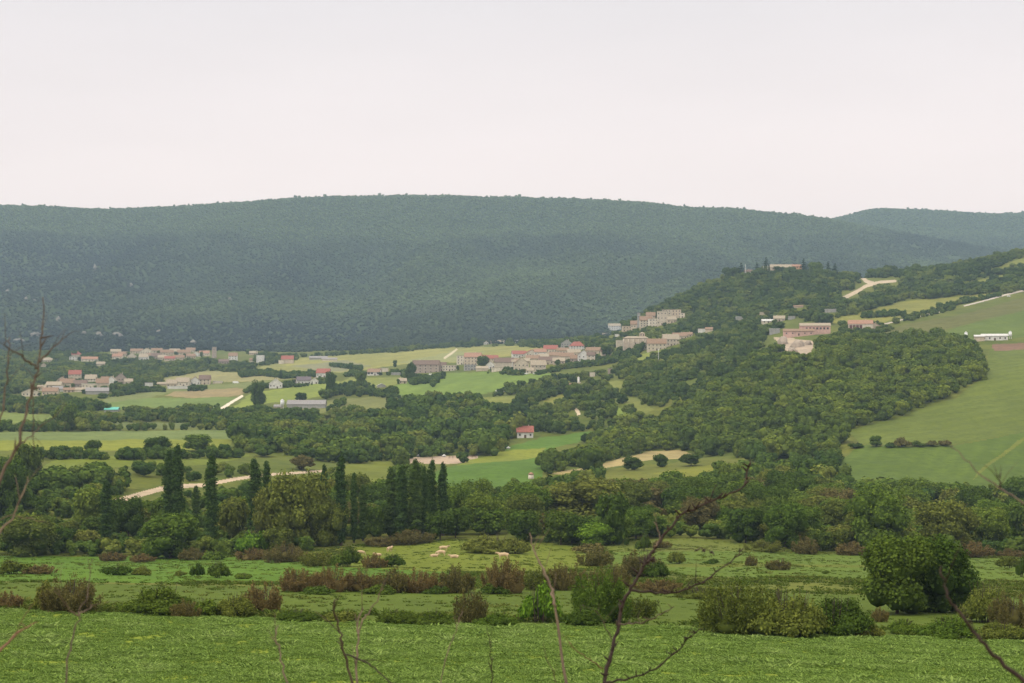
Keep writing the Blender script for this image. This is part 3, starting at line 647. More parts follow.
# every template is one metre of crown radius wide (R=1) unless said otherwise; H is in radii
def t_round(r, mat, n=3000, size=.085, H=2.0, base=.06, lobes=16):
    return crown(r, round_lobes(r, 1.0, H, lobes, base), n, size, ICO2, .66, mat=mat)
def t_trunk(r, H=2.0, w=.05, sp=.75): return trunk_mesh(r, H, w, 6, sp, BARK, .6)
def t_poplar(r, mat):     # height 1, half width ~.085
    L = []
    for i in range(34):
        t = .05 + .92 * i / 33; wd = .066 * min(1, (t / .16) ** .5, ((1.03 - t) / .24) ** .55) * r.uniform(.88, 1.08)
        a = r.uniform(0, 2 * PI); o = wd * r.uniform(.1, .35)
        L.append((o * math.cos(a), o * math.sin(a), t, wd * .85, wd * .85, r.uniform(.04, .065)))
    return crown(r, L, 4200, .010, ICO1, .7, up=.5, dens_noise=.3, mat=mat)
def t_conifer(r, mat):    # height 1
    L = []
    for i in range(9):
        t = .12 + .84 * i / 8; wd = .24 * (1 - t) + .02
        L.append((r.uniform(-.02, .02), r.uniform(-.02, .02), t, wd, wd, .06))
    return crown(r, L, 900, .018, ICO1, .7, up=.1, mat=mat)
def t_shrub(r, mat, n=3000, size=.042, H=1.0, lobes=13):   # low spreading dome, radius 1
    L = []
    for i in range(lobes):
        a = r.uniform(0, 2 * PI); q = math.sqrt(r.uniform(0, 1)) * .72; h = H * (1 - q * q * .9) * r.uniform(.55, 1)
        L.append((q * math.cos(a), q * math.sin(a), h * .5, r.uniform(.24, .42), r.uniform(.24, .42), h * .5))
    return crown(r, L, n, size, ICO2, .62, dens_noise=.36, up=.35, mat=mat)
def t_twiggy(r, mat, n=2600, size=.032, H=1.0):            # loose, half see-through bush: upright shoots carrying small leaves
    V = []; qs = []; at = []; base = 0
    ns = 46
    for i in range(ns):
        a = r.uniform(0, 2 * PI); q = math.sqrt(r.uniform(0, 1)) * .74; p = np.array([q * math.cos(a), q * math.sin(a), 0]); top = np.array([q * 1.25 * math.cos(a + r.normal(0, .2)), q * 1.25 * math.sin(a), H * (1.02 - q * q * .85) * r.uniform(.65, 1.08)])
        k = n // ns; t = r.uniform(.08, 1, k) ** .8; P = p + (top - p) * t[:, None] + r.normal(0, .055, (k, 3)) * (1.25 - t[:, None] * .55)
        P[:, 2] = np.abs(P[:, 2])
        nrm = r.normal(size=(k, 3)) + [0, 0, .3]; nrm /= np.linalg.norm(nrm, axis=1)[:, None]; b1_ = np.cross(nrm, r.normal(size=(k, 3))); b1_ /= np.linalg.norm(b1_, axis=1)[:, None]; b2_ = np.cross(nrm, b1_)
        s = size * r.uniform(.5, 1.3, k)[:, None]
        V.append(np.stack([P - b1_ * s, P - b2_ * s * .7, P + b1_ * s, P + b2_ * s * .7], 1).reshape(-1, 3)); qs.append(np.arange(k * 4).reshape(-1, 4) + base); base += 4 * k
        at.append(np.clip(r.normal(.5, .25, k), 0, 1))
    CV, CF = ICO2; n3 = fbm(CV[:, 0] * 3, CV[:, 1] * 3 + CV[:, 2] * 2, int(r.integers(99)), 3)
    P = CV * np.array([.55, .55, H * .26]) * (1 + n3)[:, None] + [0, 0, H * .20]
    V.append(P); at.append(r.uniform(0, .3, len(CF)))
    return mesh_np('foliage', np.concatenate(V), [np.concatenate(qs), CF + base], mat, attr={'leaf': np.concatenate(at)})
def t_stems(r, H=1.0):
    m_ = MB()
    for i in range(16):
        a = r.uniform(0, 2 * PI); q = r.uniform(.05, .3)
        m_.tube([(q * math.cos(a), q * math.sin(a), -.12), (q * 1.5 * math.cos(a), q * 1.5 * math.sin(a), H * .45), (q * 2.1 * math.cos(a + .2), q * 2.1 * math.sin(a + .2), H * r.uniform(.75, .98))], [.016, .011, .004], 4)
    return m_.mesh('stems', BARK)

KIN = {  # kind: (template function, trunk function, name, category)
}
def plant(kind, px, py, wpx, hpx, colour, label, name, category, group=None, loc=None, var=None, ymin=70):
    """a plant whose foot is seen at (px, py), wpx wide and hpx tall in the photograph; loc overrides"""
    if loc is None: x, y, z = hit(px, py, ymin)
    else: x, y, z = loc
    s = y / F; W = wpx * s / 2; H = hpx * s
    var = int(RNG.integers(4)) if var is None else var
    rz = float(RNG.uniform(0, 2 * PI))
    if kind == 'poplar':
        o = empty(name, (x, y, z), label, category, group, rz, (W / .060, W / .060, H))
        obj('crown', tpl('poplar' + colour, var, lambda r: t_poplar(r, LEAF[colour])), o)
        obj('trunk', tpl('poplartrunk', var % 2, lambda r: MB().tube([(0, 0, -.02), (.004, 0, .3), (0, .003, .8)], [.017, .012, .003], 7).mesh('trunk', BARK)), o)
    elif kind == 'conifer':
        o = empty(name, (x, y, z), label, category, group, rz, (W / .24, W / .24, H))
        obj('crown', tpl('conifer', var % 2, lambda r: t_conifer(r, LEAF['conifer'])), o)
        obj('trunk', tpl('conifertrunk', 0, lambda r: MB().tube([(0, 0, -.03), (0, 0, .7)], [.03, .01], 7).mesh('trunk', BARK)), o)
    elif kind == 'round':
        o = empty(name, (x, y, z), label, category, group, rz, (W, W, H / 2.0))
        if wpx > 38: obj('crown', tpl('large' + colour, var, lambda r: t_round(r, LEAF[colour], 8500, .05, 2.0, .04, 22)), o)
        else: obj('crown', tpl('round' + colour, var, lambda r: t_round(r, LEAF[colour])), o)
        obj('trunk', tpl('trunk', var, lambda r: t_trunk(r)), o)
    elif kind == 'fine':      # near tree, many more and smaller leaf clumps
        o = empty(name, (x, y, z), label, category, group, rz, (W, W, H / 2.0))
        obj('crown', tpl('fine' + colour, var, lambda r: t_round(r, LEAF[colour], 14000, .042, 2.0, .0, 24)), o)
        obj('trunk', tpl('trunk', var, lambda r: t_trunk(r)), o)
    elif kind == 'shrub':
        o = empty(name, (x, y, z), label, category, group, rz, (W, W, H))
        hi = wpx > 45
        obj('foliage', tpl('shrub%d' % hi + colour, var, lambda r: t_shrub(r, LEAF[colour], 9000 if hi else 3000, .034 if hi else .060, 1.0, 20 if hi else 13)), o)
        obj('stems', tpl('stems', var, lambda r: t_stems(r)), o)
    else:                     # twiggy
        o = empty(name, (x, y, z), label, category, group, rz, (W, W, H))
        hi = wpx > 45
        obj('foliage', tpl('twiggy%d' % hi + colour, var, lambda r: t_twiggy(r, LEAF[colour], 11000 if hi else 4200, .026 if hi else .042)), o)
        obj('stems', tpl('stems', var, lambda r: t_stems(r)), o)
    return o

# ------------------------------------------------------------------ plants placed one by one
HAND = []     # picture boxes of the hand-placed plants, so the loose ones keep off them
def P(kind, px, py, w, h, col, label, group=None, var=None, ymin=70):
    name, cat = {'poplar': ('poplar_tree', 'poplar'), 'conifer': ('conifer_tree', 'conifer'), 'round': ('broadleaf_tree', 'tree'), 'fine': ('broadleaf_tree', 'tree'), 'shrub': ('shrub', 'bush'), 'twiggy': ('shrub', 'bush')}[kind]
    o = plant(kind, px, py, w, h, col, label, name, cat, group, var=var, ymin=ymin, loc=crest(px) if ymin == -1 else None)
    HAND.append((px, py, w, h, o.location.y)); return o
# the big trees and bushes by the near field
P('fine', 896, 614, 84, 76, 'dark', 'large round dark green tree standing over the right of the hedgerow')
P('fine', 938, 612, 82, 73, 'dark', 'second large dark tree, grown against the right side of the round one', var=2)
P('twiggy', 738, 634, 92, 52, 'olive', 'wide feathery olive bush at the left of the big hedge clump')
P('shrub', 790, 637, 84, 50, 'olive', 'tall dark bush in the middle of the big hedge clump')
P('shrub', 838, 636, 74, 44, 'dark', 'dense dark green bush at the right end of the big hedge clump')
P('twiggy', 770, 632, 60, 46, 'olive', 'brownish olive bush growing behind the middle of the big hedge clump')
P('twiggy', 70, 612, 66, 36, 'brown', 'reddish brown bush with bare twigs at the left of the near hedgerow')
P('shrub', 47, 611, 34, 33, 'olive', 'small olive bush leaning on the left of the reddish brown bush')
P('twiggy', 8, 610, 34, 18, 'rust', 'low rusty bush at the left edge of the near field')
P('shrub', 160, 615, 76, 32, 'dark', 'wide dark green bush with a flat top in the near hedgerow')
P('shrub', 204, 616, 40, 20, 'mid', 'light green bush between the flat dark bush and the mottled one')
P('twiggy', 185, 618, 34, 18, 'brown', 'low brown bush at the foot of the flat dark green bush')
P('shrub', 234, 617, 50, 26, 'olive', 'mottled green bush with pale leaves in the near hedgerow')
P('twiggy', 262, 614, 44, 33, 'rust', 'rust coloured bush with a dark foot beside the mottled green one')
P('shrub', 296, 621, 52, 13, 'dark', 'very low dark bush right of the rust coloured one')
P('shrub', 342, 622, 44, 11, 'olive', 'flat olive bramble patch in the gap of the near hedgerow')
P('shrub', 398, 624, 50, 17, 'dark', 'low dark bramble bush left of the brown topped bush')
P('shrub', 434, 626, 46, 17, 'dark', 'dark bramble bush touching the brown topped bush')
P('twiggy', 470, 624, 38, 36, 'brown', 'upright brown topped bush above the dark brambles')
P('shrub', 496, 627, 46, 16, 'mid', 'low green bramble right of the brown topped bush')
P('shrub', 540, 623, 44, 44, 'bright', 'fresh bright green sapling bush standing in the near hedgerow')
P('twiggy', 600, 622, 74, 52, 'mid', 'tall loose yellow green bush right of the fresh sapling')
P('shrub', 588, 626, 56, 22, 'dark', 'dark bramble at the foot of the tall loose bush')
P('twiggy', 640, 618, 44, 22, 'olive', 'small olive bush between the loose bush and the big clump')
P('shrub', 985, 622, 60, 42, 'olive', 'olive bush below the right side of the two large trees')
P('twiggy', 1012, 628, 50, 36, 'brown', 'brownish bush at the right edge of the picture by the field')
P('shrub', 905, 634, 46, 17, 'mid', 'yellowish low bush in front of the round dark tree')
P('shrub', 948, 638, 66, 22, 'mid', 'light green bramble bank in front of the two large trees')
P('shrub', 1002, 640, 60, 20, 'olive', 'low olive bramble at the right corner of the near field')
P('twiggy', 928, 612, 26, 26, 'rust', 'pale pinkish twiggy bush at the foot of the two large trees')
P('twiggy', 880, 622, 20, 14, 'rust', 'small rusty bush left of the foot of the round dark tree')
P('shrub', 868, 637, 36, 16, 'olive', 'low tuft bush between the dark hedge clump and the round tree')
# second hedgerow, reddish brown
for i, (px, py, w_, h_, c) in enumerate([(298, 592, 46, 24, 'rust'), (330, 592, 50, 26, 'rust'), (362, 592, 46, 23, 'rust'), (392, 593, 44, 25, 'brown'), (420, 593, 46, 24, 'rust'), (452, 593, 50, 28, 'brown'),
                                          (505, 593, 52, 34, 'rust'), (538, 590, 40, 22, 'olive'), (566, 590, 48, 28, 'brown'), (610, 588, 46, 24, 'brown')]):
    P('twiggy', px, py, w_, h_, c, ['rusty bush at the left end of the reddish hedgerow below the cows', 'second rusty bush from the left of the reddish hedgerow below the cows', 'rusty bush in the reddish hedgerow below the leftmost cow', 'brown bush under the small dark round bush by the cows', 'rusty bush in the middle of the reddish hedgerow', 'tall brown bush below the two pale cows in the hedgerow', 'bright rusty bush below the lone cow on the right', 'small olive bush beside the bright rusty one below the lone cow', 'brown bush behind the fresh green sapling', 'brown bush behind the tall loose yellow green bush'][i])
P('shrub', 318, 594, 40, 9, 'dark', 'low dark foot growth at the left end of the reddish hedgerow')
P('shrub', 380, 594, 44, 10, 'dark', 'low dark green growth under the middle of the reddish hedgerow')
P('shrub', 436, 594, 36, 9, 'dark', 'low dark growth under the tall brown hedge bush')
P('shrub', 496, 594, 36, 12, 'dark', 'dark growth at the foot of the bright rusty bush')
P('twiggy', 640, 577, 52, 26, 'brown', 'brown green bush where the reddish hedgerow bends up to the meadow')
P('shrub', 655, 578, 30, 22, 'dark', 'dark round bush at the right end of the reddish hedgerow')
P('twiggy', 596, 566, 44, 18, 'brown', 'brown bush above the bend of the reddish hedgerow')
P('twiggy', 660, 592, 60, 12, 'rust', 'low rusty scrub in front of the bend of the hedgerow')
P('twiggy', 700, 598, 70, 12, 'olive', 'low olive scrub left of the big hedge clump')
# bushes dotted on the grass
P('shrub', 198, 577, 17, 16, 'dark', 'small dark round bush, left of a pair on the grass')
P('shrub', 218, 578, 26, 20, 'dark', 'larger dark bush, right of a pair on the grass')
P('shrub', 243, 579, 20, 7, 'mid', 'low tuft right of the pair of dark round bushes')
P('shrub', 180, 576, 14, 6, 'olive', 'tiny tuft left of the pair of dark round bushes')
P('shrub', 116, 575, 34, 12, 'dark', 'low dark bush on the left of the bright grass strip')
P('shrub', 142, 575, 28, 9, 'olive', 'low olive bush continuing the dark one on the bright grass strip')
P('shrub', 12, 574, 36, 16, 'olive', 'olive bush at the left edge above the grass strips')
P('twiggy', 40, 574, 40, 9, 'rust', 'low rusty patch left on the bright grass strip')
P('shrub', 346, 567, 34, 24, 'dark', 'dark green bush at the left corner of the cow pasture')
P('shrub', 391, 567, 32, 15, 'dark', 'dark bush with a pointed side in front of the cow pasture')
P('twiggy', 374, 568, 30, 14, 'rust', 'reddish twiggy bush between two dark bushes by the cow pasture')
P('twiggy', 318, 566, 40, 15, 'olive', 'olive brown bush left of the dark corner bush of the pasture')
P('twiggy', 285, 562, 52, 19, 'brown', 'wide brown and green bush below the big willow')
P('twiggy', 252, 560, 40, 12, 'rust', 'low reddish bush under the bright green round bush')
P('shrub', 253, 553, 38, 28, 'bright', 'bright green round bush at the foot of the poplar belt')
P('twiggy', 192, 560, 32, 13, 'brown', 'small brown bush at the edge of the wood, left of the bright one')
P('twiggy', 112, 561, 32, 9, 'rust', 'low reddish bush at the edge of the wood, far left')
P('twiggy', 142, 562, 30, 8, 'rust', 'second low reddish bush at the edge of the wood, left')
P('shrub', 215, 560, 30, 11, 'mid', 'low light green bush at the foot of the wood near the thin poplar')
P('shrub', 490, 553, 62, 20, 'olive', 'wide olive dome of willow scrub on the cow pasture')
P('shrub', 518, 554, 34, 16, 'olive', 'right end of the willow scrub on the cow pasture')
P('twiggy', 412, 544, 52, 15, 'brown', 'brown green bush under the dense poplar group')
P('twiggy', 382, 546, 40, 10, 'brown', 'low brown bush left under the dense poplar group')
P('shrub', 643, 551, 17, 20, 'dark', 'small dark tree like bush alone on the khaki meadow')
P('shrub', 627, 546, 6, 9, 'dark', 'tiny upright dark bush on the khaki meadow')
P('shrub', 677, 564, 26, 13, 'olive', 'olive round bush on the meadow right of the twigs')
P('shrub', 712, 564, 20, 6, 'dark', 'flat dark bush on the open meadow')
P('twiggy', 751, 566, 16, 11, 'brown', 'small brown round bush on the open meadow')
P('twiggy', 780, 570, 32, 11, 'brown', 'low brown bush on the open meadow above the big clump')
P('shrub', 826, 574, 10, 4, 'dark', 'tiny dark tuft on the meadow left of the round tree')
P('twiggy', 765, 552, 46, 12, 'olive', 'low olive bush at the top of the open meadow')
P('twiggy', 805, 554, 34, 18, 'brown', 'brown bush at the edge of the wood above the big clump')
P('twiggy', 852, 555, 40, 13, 'rust', 'low rusty bush at the edge of the wood left of the round tree')
P('twiggy', 975, 557, 40, 15, 'rust', 'rusty bush at the edge of the wood right of the round tree')
P('shrub', 1008, 568, 30, 12, 'olive', 'olive bush on the grass near the right edge')
P('shrub', 1021, 577, 12, 24, 'dark', 'narrow dark bush cut by the right edge')
P('twiggy', 1010, 557, 34, 8, 'rust', 'low reddish scrub by the right edge under the wood')
P('twiggy', 660, 548, 30, 8, 'brown', 'small brown scrub patch beside the lone dark bush')
P('shrub', 590, 553, 40, 11, 'brown', 'brown bush under the two dark trees right of the cows')
# poplars
for i, (px, top, base, w_) in enumerate([(168, 452, 540, 12), (177, 445, 541, 13), (211, 455, 550, 14), (106, 482, 548, 13), (196, 487, 535, 9), (254, 460, 538, 14), (266, 462, 540, 10), (324, 466, 530, 9),
                                          (341, 457, 546, 12), (354, 474, 543, 8), (363, 486, 541, 9), (391, 468, 538, 12), (402, 466, 540, 13), (416, 461, 539, 13), (424, 468, 538, 9), (432, 461, 536, 10), (443, 464, 536, 11)]):
    lab = ['tall poplar, left one of the close pair left of the willow', 'tall poplar, right one of the close pair left of the willow', 'slender poplar standing alone right of the close pair', 'short dark poplar at the far left below the track', 'small thin poplar between the close pair and the lone one',
           'poplar at the left side of the big willow', 'thinner poplar just behind the left side of the big willow', 'short poplar right of the big willow', 'tallest dark poplar between the willow and the dense group', 'thin poplar right of the tallest dark one', 'shortest poplar, left of the dense group',
           'broad poplar at the left end of the dense group', 'broad poplar, second from the left in the dense group', 'pointed poplar in the middle of the dense group', 'low poplar hidden in the middle of the dense group', 'narrow poplar, second from the right in the dense group', 'rightmost poplar of the dense group'][i]
    P('poplar', px, base, w_, base - top, 'poplar', lab, 'poplars along the river belt', ymin=400)
# named trees of the belt
for a in [
 ('round', 296, 547, 64, 76, 'olive', 'big soft olive willow between the poplars'),
 ('round', 328, 546, 44, 48, 'olive', 'rounded olive willow on the right shoulder of the big one'),
 ('round', 272, 548, 40, 60, 'olive', 'tall olive willow leaning on the left of the big one'),
 ('round', 170, 558, 64, 42, 'mid', 'wide pale green domed tree at the left foot of the wood'),
 ('round', 126, 538, 40, 40, 'dark', 'dark round tree above the left foot of the wood'),
 ('round', 30, 556, 60, 40, 'olive', 'wide olive tree at the left edge of the wood'),
 ('round', 5, 520, 50, 60, 'dark', 'dark tree cut by the left edge behind the twigs'),
 ('round', 28, 492, 30, 48, 'dark', 'tall dark tree rising above the left bank beside the yellow field'),
 ('round', 560, 545, 34, 34, 'dark', 'dark round tree left of the dark pair behind the cows'),
 ('round', 612, 545, 38, 52, 'dark', 'very dark double topped tree right of the cows'),
 ('round', 582, 546, 30, 30, 'dark', 'dark tree directly beside the double topped one'),
 ('round', 596, 546, 46, 24, 'bright', 'bright green low tree at the right of the double topped one'),
 ('round', 580, 528, 90, 48, 'olive', 'huge pale olive tree filling the middle of the wood'),
 ('round', 625, 520, 56, 40, 'olive', 'olive tree on the right side of the huge pale one'),
 ('round', 457, 538, 32, 30, 'dark', 'dark round tree right of the poplar group'),
 ('round', 488, 535, 38, 28, 'mid', 'green tree between the poplar group and the dark trees'),
 ('round', 523, 542, 32, 32, 'dark', 'round dark tree above the willow scrub'),
 ('round', 878, 552, 64, 62, 'mid', 'big rounded green tree behind the round dark one'),
 ('round', 946, 552, 66, 52, 'olive', 'broad olive green tree behind the right large tree'),
 ('round', 785, 548, 48, 42, 'mid', 'leafy green tree at the top right of the open meadow'),
 ('round', 840, 551, 24, 22, 'olive', 'small pale olive ball shaped tree at the foot of the wood'),
 ('round', 745, 543, 38, 36, 'dark', 'dark tree above the top of the open meadow'),
 ('round', 700, 530, 40, 32, 'brown', 'brown leaved tree behind the forked twig'),
 ('round', 622, 510, 44, 30, 'brown', 'dusky purple brown tree in the middle of the wood'),
 ('round', 652, 515, 36, 28, 'brown', 'smaller dusky brown tree beside the purple one'),
 ('round', 990, 550, 44, 38, 'mid', 'green tree at the right end of the wood'),
 ('round', 1018, 548, 34, 46, 'dark', 'dark tree cut by the right edge'),
 ('round', 412, 538, 30, 34, 'dark', 'dark bushy tree at the foot of the poplar group'),
 ('round', 440, 540, 30, 30, 'dark', 'round dark tree at the foot of the rightmost poplar'),
 ('round', 373, 540, 26, 34, 'mid', 'yellow green tree between the shortest poplar and the dense group'),
 ('round', 234, 545, 34, 46, 'olive', 'olive tree between the slender poplar and the willows'),
 ('round', 88, 530, 36, 40, 'mid', 'green tree left of the short dark poplar'),
 # standing alone farther off
 ('round', 93, 456, 18, 16, 'dark', 'small dark round tree alone at the edge of the yellow field'),
 ('round', 157, 455, 28, 18, 'dark', 'dark broad tree at the near edge of the yellow field'),
 ('round', 198, 452, 34, 17, 'mid', 'green tree right of the broad one at the yellow field'),
 ('round', 60, 458, 20, 12, 'dark', 'low dark tree left of the small round one at the yellow field'),
 ('round', 66, 431, 24, 27, 'mid', 'tall light green tree behind the far end of the yellow field'),
 ('round', 661, 467, 16, 13, 'dark', 'small dark ball tree below the straw coloured field'),
 ('round', 632, 470, 22, 13, 'dark', 'dark tree left of the ball tree below the straw coloured field'),
 ('round', 690, 466, 22, 12, 'dark', 'dark tree right of the ball tree below the straw coloured field'),
 ('round', 876, 447, 14, 11, 'mid', 'small green tree in the hedge across the right hillside field'),
 ('round', 302, 470, 26, 14, 'brown', 'brown round tree beside the dirt track'),
 ('round', 258, 408, 16, 26, 'dark', 'dark twin tree left of the long grey shed'),
 ('round', 330, 398, 12, 26, 'dark', 'slim dark tree near the red roofed white house'),
 ('round', 361, 386, 13, 13, 'dark', 'dark tree below the small white house with two windows'),
 ('round', 301, 402, 13, 10, 'dark', 'dark tree behind the long grey shed'),
 ('round', 395, 367, 5, 7, 'dark', 'tiny lone tree above the small white house'),
 ('round', 411, 381, 12, 18, 'dark', 'dark tree at the left of the brown roofed farmhouse'),
 ('round', 483, 368, 14, 13, 'dark', 'dark green tree in front of the tan village block'),
 ('conifer', 281, 379, 8, 10, 'conifer', 'dark pointed fir behind the white gabled house'),
 ('conifer', 741, 267, 15, 16, 'conifer', 'dark pointed fir at the left of the hilltop house'),
 ('conifer', 757, 267, 11, 14, 'conifer', 'small fir between the pole and the hilltop house'),
 ('conifer', 766, 266, 13, 18, 'conifer', 'tallest fir directly left of the hilltop house'),
 ('conifer', 804, 267, 15, 17, 'conifer', 'dark fir at the right end of the hilltop house'),
 ('conifer', 828, 270, 10, 15, 'conifer', 'slim fir right of the hilltop house, left of a pair'),
 ('conifer', 835, 271, 12, 14, 'conifer', 'broader fir right of the hilltop house, right of a pair'),
 ('round', 732, 274, 20, 14, 'dark', 'round tree on the crest left of the hilltop firs'),
 ('round', 815, 275, 18, 14, 'mid', 'green tree on the crest right of the hilltop house'),
 ('round', 778, 277, 16, 9, 'dark', 'dark tree hiding the foot of the hilltop house, left part'),
 ('round', 790, 278, 14, 8, 'mid', 'green tree hiding the foot of the hilltop house, right part'),
 ('round', 768, 278, 14, 10, 'olive', 'olive tree below the tallest hilltop fir'),
 ('round', 890, 272, 16, 10, 'dark', 'dark round tree on the skyline above the dirt track'),
 ('round', 606, 356, 12, 10, 'dark', 'dark tree left of the big church block'),
]:
    P(*a[:6], a[6], ymin=-1 if (a[2] < 279 and 730 < a[1] < 900) else 400)
for i, (px, py, w_, h_) in enumerate([(856, 448, 16, 7), (890, 447.5, 14, 6), (902, 447, 20, 11), (918, 446.5, 16, 7), (932, 446, 16, 6), (945, 446, 14, 8)]):
    P('shrub', px, py, w_, h_, 'brown' if i in (2, 4, 5) else 'dark', ['dark low bush at the left start of the hedge across the right hillside', 'dark bush left of the brown one in the hillside hedge', 'brown bush, tallest of the hedge across the right hillside', 'dark bush right of the tallest brown one in the hillside hedge', 'brown low bush near the right end of the hillside hedge', 'brown bush ending the hedge across the right hillside'][i])

# ------------------------------------------------------------------ woods: first rows tree by tree, the rest as woodland
#@@HOUSEBOXES@@
WOOD = {
 'belt': ([(-700, 462), (0, 462), (40, 476), (70, 470), (140, 466), (210, 467), (260, 463), (330, 468), (345, 492), (392, 488), (405, 470), (425, 496), (500, 498), (560, 484), (640, 488), (700, 480), (800, 470), (838, 462), (846, 490), (900, 487), (1024, 490), (1700, 490), (1700, 556), (1024, 553), (880, 551), (790, 545), (735, 533), (690, 533), (640, 537), (600, 543), (430, 541), (300, 548), (180, 555), (-700, 556)], 440, 760),
}
def in_poly_mid(x, y, z, h, poly): 
    px, py = project(x, y, z + h * .5); return pip(px, py, poly)
def hidden_by(x, y, z, R, H):
    """does this crown stand in front of a house, cow or other small thing listed in KEEP"""
    px0, pyb = project(x, y, z); _, pyt = project(x, y, z + H); rp = R * F / y
    bad = np.zeros(len(x), bool)
    for (a, b, c, d, Yk) in KEEP:
        bad |= (y < Yk + 6) & (px0 + rp * .9 > a) & (px0 - rp * .9 < c) & (pyt < d - .25 * (d - b)) & (pyb > b)
    return bad
# --- individual trees of the river belt
cand = []
poly, y0, y1 = WOOD['belt']
tries = 9000
tx = RNG.uniform(-.47, .47, tries); ty = y0 + (y1 - y0) * RNG.random(tries) ** 1.3
X_ = tx * ty; Zt = gz(X_, ty)
left = (tx < -.13)
R_ = np.where(left, 2.4 + 3.6 * RNG.random(tries) ** 1.5, 3.2 + 6.0 * RNG.random(tries) ** 1.6); H_ = R_ * RNG.uniform(1.2, 1.75, tries)
okk = in_poly_mid(X_, ty, Zt, H_, poly) & (cls_at(X_, ty) == 0) & ((tx > -.11) | (ty < 500) | (fbm(X_ / 22, ty / 30, 41, 3) > -.12))
acc = []
for i in np.where(okk)[0]:
    p = (X_[i], ty[i], Zt[i]); q = project(*p)
    if any(abs(X_[i] - a[0]) ** 2 + (ty[i] - a[1]) ** 2 < ((R_[i] + a[3]) * .66) ** 2 for a in acc): continue
    # keep the hand-placed trees readable
    top = q[1] - H_[i] * F / ty[i]; rp = R_[i] * F / ty[i]; blocked = False
    for (hx, hy, hw, hh, hY) in HAND:
        if hY < 420 or hY > 700: continue
        if ty[i] < hY + 3 and abs(q[0] - hx) < hw * .38 + rp * (.85 if hw < 18 else .6) and top < hy - hh * (.16 if hw < 18 else .35): blocked = True; break
    if not blocked: acc.append((*p, R_[i], H_[i]))
acc = np.array(acc)
if len(acc): acc = acc[~hidden_by(acc[:, 0], acc[:, 1], acc[:, 2], acc[:, 3], acc[:, 4])]
# the largest in the picture become things, the others join the woodland
inpic = np.abs(project(acc[:, 0], acc[:, 1], acc[:, 2])[0] - 512) < 545
size_px = np.where(inpic, acc[:, 4] * F / acc[:, 1], 0)
order = np.argsort(-size_px); NB = int(min(225, inpic.sum()))
PLACE = [(-99, 60, 'on the left bank below the yellow field'), (60, 150, 'on the bushy slope below the dirt track start'), (150, 235, 'behind the close pair of poplars'), (235, 345, 'around the big willow'), (345, 450, 'among the dense poplar group'),
         (450, 540, 'right of the poplars behind the willow scrub'), (540, 640, 'around the huge pale olive tree'), (640, 720, 'behind the forked twig above the khaki meadow'), (720, 830, 'above the open meadow'), (830, 930, 'under the right hillside field'), (930, 1200, 'at the right end of the wood')]
for i in order[:NB]:
    x, y, z, R, H = acc[i]; q = project(x, y, z)
    c = RNG.choice(['dark', 'mid', 'olive', 'brown'], p=[.24, .44, .25, .07] if q[0] > 345 else [.26, .34, .27, .13])
    pl = [p for p in PLACE if p[0] <= q[0] < p[1]]; pl = pl[0][2] if pl else 'at the edge of the wood'
    row = 'front row' if y < 520 else ('second row' if y < 600 else 'back row')
    cw = {'dark': 'dark green', 'mid': 'fresh green', 'olive': 'olive green', 'brown': 'brownish'}[c]
    big = 'large' if H > 9 else ('medium' if H > 6.2 else 'small')
    label = f'{big} {cw} tree, {row}, {pl}'
    plant('round', 0, 0, 2 * R * F / y, H * F / y, c, label, 'broadleaf_tree', 'tree', label.replace(' tree,', ' trees,', 1), loc=(x, y, z))
rest = acc[order[NB:]]
print('belt trees', len(acc), NB)

